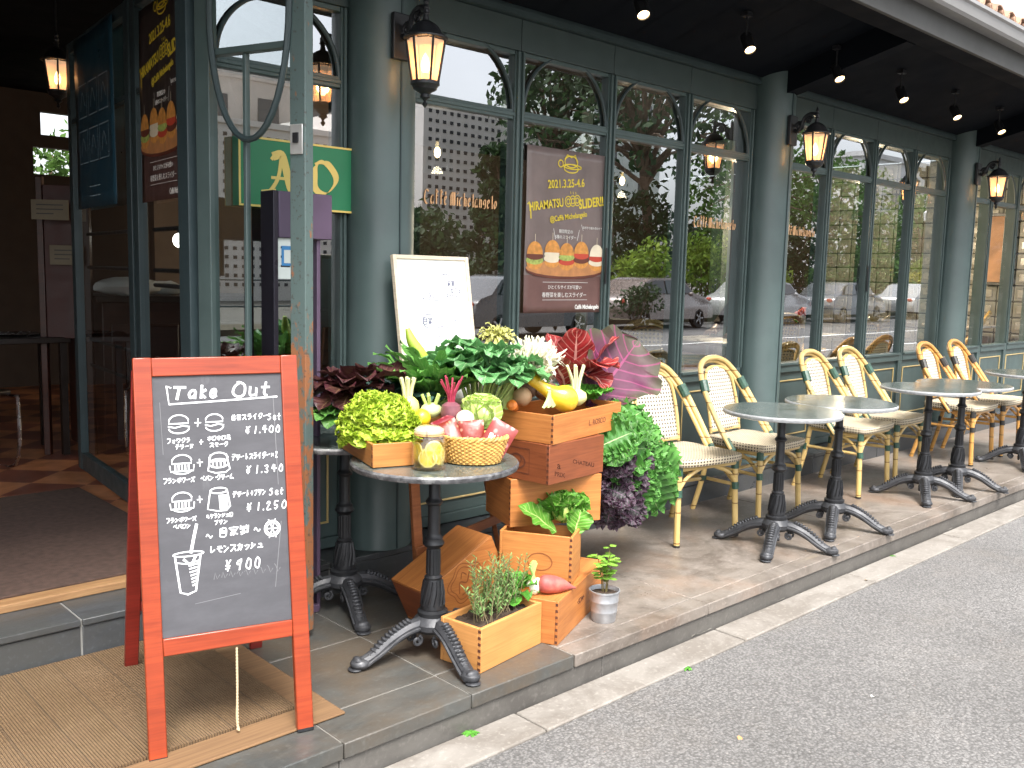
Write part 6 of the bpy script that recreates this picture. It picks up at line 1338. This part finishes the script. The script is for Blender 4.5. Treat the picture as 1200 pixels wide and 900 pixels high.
for k, (x, y, h, r, m, lab) in enumerate(((18, -16.2, 3.4, 1.9, f_dark, 'dense dark bush mirrored behind the white board'), (23.5, -16.8, 4.2, 2.3, f_dark, 'dense dark bush mirrored behind the poster'), (29, -16.6, 4.6, 2.4, f_dark, 'dense dark bush mirrored in the third pane behind the lime shrub'), (34.5, -16.6, 4.4, 2.5, f_mid, 'dense green bush mirrored in the fourth pane'), (41, -16.8, 5.0, 2.8, f_dark, 'dense dark bush mirrored by the middle column'), (48, -17, 5.2, 3, f_mid, 'dense green bush mirrored in the second bay'), (56, -17, 5.0, 3, f_dark, 'dense dark bush mirrored near the far column'), (65, -17, 5.0, 3.2, f_mid, 'dense green bush farthest along the street'))):
    t = empty('hedge_bush', (x, y, 0), 0, lab, 'bush', 'bushes behind the car park'); cg = MB(); g = MB()
    for i in range(12): a = i*2.4; e = V((r*.75*math.cos(a)*math.sqrt(i/12), r*.5*math.sin(a)*math.sqrt(i/12), h*random.uniform(.25, .85))); g.tube([(0, 0, -.1), e*.6, e], .03, 5); leaves(cg, e, r*.5, 210, .15, (1, 1, .9))
    g.build('stems', m_bark, t); cg.build('foliage', m, t, smooth=0, recalc=False)
def shrub(x, y, h, r, m, label, n=12, per=190, s=.085):
    x, y, h, r, s = x*1.47, y-6.0, h*1.4, r*1.45, s*1.2
    t = empty('shrub', (x, y, 0), 0, label, 'shrub', 'shrubs in the planting strip'); cg = MB(); g = MB()
    for i in range(n): a = i*2.4; e = V((r*.7*math.cos(a)*math.sqrt(i/n), r*.7*math.sin(a)*math.sqrt(i/n), h*random.uniform(.35, .85))); g.tube([(0, 0, -.05), e*.5, e], .012, 5); leaves(cg, e, r*.5, per, s, (1, 1, h/r*.42))
    g.build('stems', m_bark, t); cg.build('foliage', m, t, smooth=0, recalc=False)
for x, y, h, r, m, lab in ((11.6, -6.9, .75, .7, f_mid, 'low green shrub mirrored behind the white board'), (14.9, -7.0, .55, .6, f_yel, 'low yellowish shrub mirrored under the poster'), (16.9, -7.0, 1.95, .85, f_lime, 'bright green shrub mirrored in the third pane'),
                           (19.4, -7.0, 2.1, 1.0, f_lime, 'tall bright shrub mirrored left in the fourth pane'), (21.6, -7.0, 1.8, .9, f_lime, 'lime shrub mirrored right in the fourth pane'), (25.6, -6.9, 1.5, .8, f_mid, 'green shrub mirrored beside the parked silver car'),
                           (28.6, -7.0, 2.3, 1.0, f_mid, 'tall green shrub mirrored in the second bay'), (30.6, -7.0, 1.5, .7, f_yel, 'yellow green shrub mirrored in the second bay'), (32.6, -7.0, 2.2, 1.0, f_lime, 'bright tall shrub mirrored in the second bay'), (36, -7.0, 2.2, 1.1, f_mid, 'dense green shrub mirrored farthest in the second bay')):
    shrub(x, y, h, r, m, lab)
for k, (x, y, h, r, m, lab) in enumerate(((13.4, -5.2, .5, .5, f_yel, 'low yellowish plant by the lane, mirrored in the third pane'), (15.0, -5.3, .6, .55, f_mid, 'low green plant by the lane, mirrored in the third pane'), (17.2, -5.2, .7, .6, f_mid, 'low green plant by the lane, mirrored in the fourth pane'), (20.5, -5.2, .7, .6, f_dark, 'low dark plant by the lane, mirrored beside the middle column'))):
    x, y, h, r = x/1.47, y+6.0-4.4, h/1.4*1.7, r/1.45*1.3; shrub(x, y, h, r, m, lab, 10, 120, .05)
# parked cars
m_tyre = mat('tyre_rubber', (.02, .02, .02), .8); m_rimc = mat('alloy_rim', (.55, .55, .57), .3, .8); m_cglass = mat('car_glass', (.02, .025, .03), .06, coat=1); m_lampc = mat('lamp_lens', (.7, .7, .7), .15, coat=1)
def car(x, y, paint, label, rz=0, boxy=0):
    t = empty('parked_car', (x, y, -.13), rz, label, 'car', 'cars parked across the street')
    prof = [(-2.05, .32), (-2.1, .55), (-2.05, .80), (-1.9, .93), (-1.55+.0*boxy, 1.02), (-1.15, 1.36), (-.75, 1.47), (.25, 1.49), (.75, 1.40), (1.15, 1.04), (1.55, .95), (1.95, .80), (2.08, .60), (2.05, .32), (1.62, .30), (1.55, .52), (1.35, .62), (1.15, .52), (1.08, .28), (-1.05, .28), (-1.12, .52), (-1.32, .62), (-1.52, .52), (-1.60, .30)]
    g = MB()
    secs = [(-.86, .90), (-.83, .97), (-.60, 1.0), (.60, 1.0), (.83, .97), (.86, .90)]; vs = []; n = len(prof)
    for yy_, k in secs:
        for (px, pz) in prof: vs.append((px*(.985 if abs(yy_) > .8 else 1), yy_*(1-.20*max(0, (pz-.95)/.55)), .3+(pz-.3)*k if abs(yy_) > .84 else pz))
    g.add(vs, [(i*n+k, i*n+(k+1) % n, (i+1)*n+(k+1) % n, (i+1)*n+k) for i in range(5) for k in range(n)]+[tuple(range(n))[::-1], tuple(5*n+k for k in range(n))]); g.build('body', paint, t, smooth=40)
    for s in (-1, 1):
        for pts in (((-1.28, 1.04), (-1.05, 1.32), (-.72, 1.41), (-.32, 1.42), (-.32, 1.03)), ((-.25, 1.03), (-.25, 1.42), (.25, 1.42), (.70, 1.34), (1.0, 1.05))):
            g = MB(); g.poly([(px, s*(.877*(1-.20*max(0, (pz-.95)/.55))), pz) for px, pz in pts]); g.build('side_window', m_cglass, t, smooth=0)
        for wx in (-1.32, 1.35):
            g = MB(Matrix.Translation((wx, s*.76, .31)) @ Matrix.Rotation(R(90), 4, 'X')); g.lathe([(.20, -.09), (.29, -.09), (.31, -.07), (.31, .07), (.29, .09), (.20, .09)], n=24); w = g.build('wheel', m_tyre, t)
            g = MB(Matrix.Translation((wx, s*.83, .31)) @ Matrix.Rotation(R(90), 4, 'X')); g.lathe([(.0, -.02), (.2, -.02), (.205, .02), (0, .02)], n=10)
            for q in range(5): a = q*1.2566; g.box((.11*math.cos(a), .11*math.sin(a), -s*.0), (.17, .045, .06), Matrix.Rotation(a, 3, 'Z'))
            g.build('rim', m_rimc, w)
        g = MB(); g.blob((2.0, s*.62, .70), .1, 10, 8, 0, sc=(.5, 1.6, .7)); g.build('headlight', m_lampc, t); g = MB(); g.blob((-2.03, s*.66, .80), .1, 10, 8, 0, sc=(.4, 1.2, .8)); g.build('tail_light', m_red, t)
        g = MB(); g.blob((.75, s*.95, 1.02), .09, 10, 8, 0, sc=(.6, 1, .7)); g.build('wing_mirror', paint, t)
    g = MB(); g.poly([(1.02, -.70, 1.16), (1.02, .70, 1.16), (.80, .68, 1.385), (.80, -.68, 1.385)]); 
    for p_ in range(len(g.v)): g.v[p_].x += .035; g.v[p_].z += .02
    g.build('windscreen', m_cglass, t, smooth=0)
def paint(n, c): return mat(n, c, .25, .2, var=.03, coat=1)
car(15.6, -9.4, paint('black_car_paint', (.02, .02, .022)), 'black parked car mirrored under the poster'); car(22.3, -10.6, paint('beige_car_paint', (.22, .17, .15)), 'brownish parked car mirrored in the third pane'); car(28.3, -10.6, paint('white_car_paint', (.42, .42, .42)), 'white parked car mirrored in the fourth pane')
car(33.6, -10.4, paint('silver_car_paint', (.16, .165, .18)), 'silver parked car mirrored right of the middle column'); car(40.5, -10.5, paint('pearl_car_paint', (.40, .40, .39)), 'pearl white parked car mirrored in the second bay')
# buildings
def wall_box(mb, x0, x1, y0, y1, z1): mb.bb((x0, y0, -.14), (x1, y1, z1))
t_ = empty('perforated_building', (24, -31, 0), 0, 'white building with rows of small square openings across the street', 'building', None); m_conc = mat('white_concrete', (.78, .74, .70), .7, var=.06, nscale=.6); m_hole = mat('dark_opening', (.05, .05, .055), .6)
g = MB(); wall_box(g, -13, 1.5, -14, 0, 7.4); wall_box(g, 1.505, 11, -14, 5.0, 8.9); g.bb((-13.1, -14, 7.405), (1.49, .12, 7.65)); g.build('wall', m_conc, t_)
g = MB()
for i in range(34):
    for j in range(17): x = -12.7+.41*i; z = .5+.40*j; g.bb((x, .0, z), (x+.17, .03, z+.15))
for i in range(22):
    for j in range(20): x = 1.8+.41*i; z = .5+.41*j; g.bb((x, 5.0, z), (x+.17, 5.03, z+.15))
o = g.build('opening', m_hole, t_); o['kind'] = 'stuff'
def block(x0, x1, y0, y1, h, m, label, fl=3.0, wn=1.4):
    t = empty('office_block', ((x0+x1)/2, (y0+y1)/2, 0), 0, label, 'building', 'pale buildings behind the trees'); hw, hd = (x1-x0)/2, (y1-y0)/2; g = MB(); g.bb((-hw, -hd, -.14), (hw, hd, h)); g.build('wall', m, t); g = MB(); g.bb((-hw-.2, -hd-.2, h), (hw+.2, hd+.2, h+.35)); g.build('parapet', m, t)
    nx = min(9, int(2*hw/(wn*2.2))); nz = min(6, int(h/fl))
    for i in range(nx):
        for j in range(nz): x = -hw+(i+.5)*2*hw/nx; g = MB(); g.bb((x-wn/2, hd, .9+j*fl), (x+wn/2, hd+.04, 2.5+j*fl)); g.build('window', m_cglass, t)
block(24, 44, -62, -46, 12.5, mat('beige_render', (.52, .46, .42), .8, nscale=.4), 'plain beige block rising behind the perforated building'); block(52, 60, -50, -40, 15.5, mat('pale_green_panels', (.58, .64, .60), .5, nscale=.4), 'tall pale green block mirrored in the third arch')
block(66, 84, -40, -26, 10.5, mat('white_render', (.68, .68, .68), .7, nscale=.4), 'white block mirrored in the second bay arches'); block(92, 112, -34, -18, 9.5, mat('grey_white_render', (.62, .62, .64), .7, nscale=.4), 'far white block mirrored beside the far column'); block(-6, 8, -52, -40, 9, m_conc, 'pale block mirrored beside the green sign')
def post(x, y, h, label):
    t = empty('street_post', (x, y, -.13), 0, label, 'post', 'posts along the car park'); g = MB(); g.lathe([(.14, 0), (.14, .3), (.06, .35), (.055, h), (0, h+.02)], n=14); g.build('shaft', m_greend, t); g = MB(); g.lathe([(.03, h+.02), (.16, h+.12), (.20, h+.5), (.05, h+.62), (0, h+.75)], n=8); g.build('lamp_head', m_lampc, t)
post(30.5, -12.6, 4.4, 'street lamp post mirrored in the fourth pane'); post(46, -12.6, 4.4, 'street lamp post mirrored in the second bay')
g = MB()
for k in range(60): g.tube([(10+1.5*k, -14.3, -.14), (10+1.5*k, -14.3, 1.1)], .03, 6)
for z in (.4, 1.05): g.tube([(10, -14.3, z), (98.5, -14.3, z)], .02, 6)
tag(g.build('metal_fence', m_greend), 'thin dark metal railing behind the parked cars', 'fence')

t_ = empty('courtyard_shrub', (3.3, 11.6, 0), 0, 'green shrub outside the small back window of the dark interior', 'shrub'); cg = MB()
for k in range(14): leaves(cg, (random.uniform(-.8, .8), random.uniform(-.3, .3), random.uniform(1.9, 3.0)), .35, 120, .06)
cg.build('foliage', f_mid, t_, smooth=0, recalc=False); g = MB()
for k in range(5): g.tube([(0, 0, -.1), (-.6+.3*k, 0, 2.6)], .02, 5)
g.build('stems', m_bark, t_)
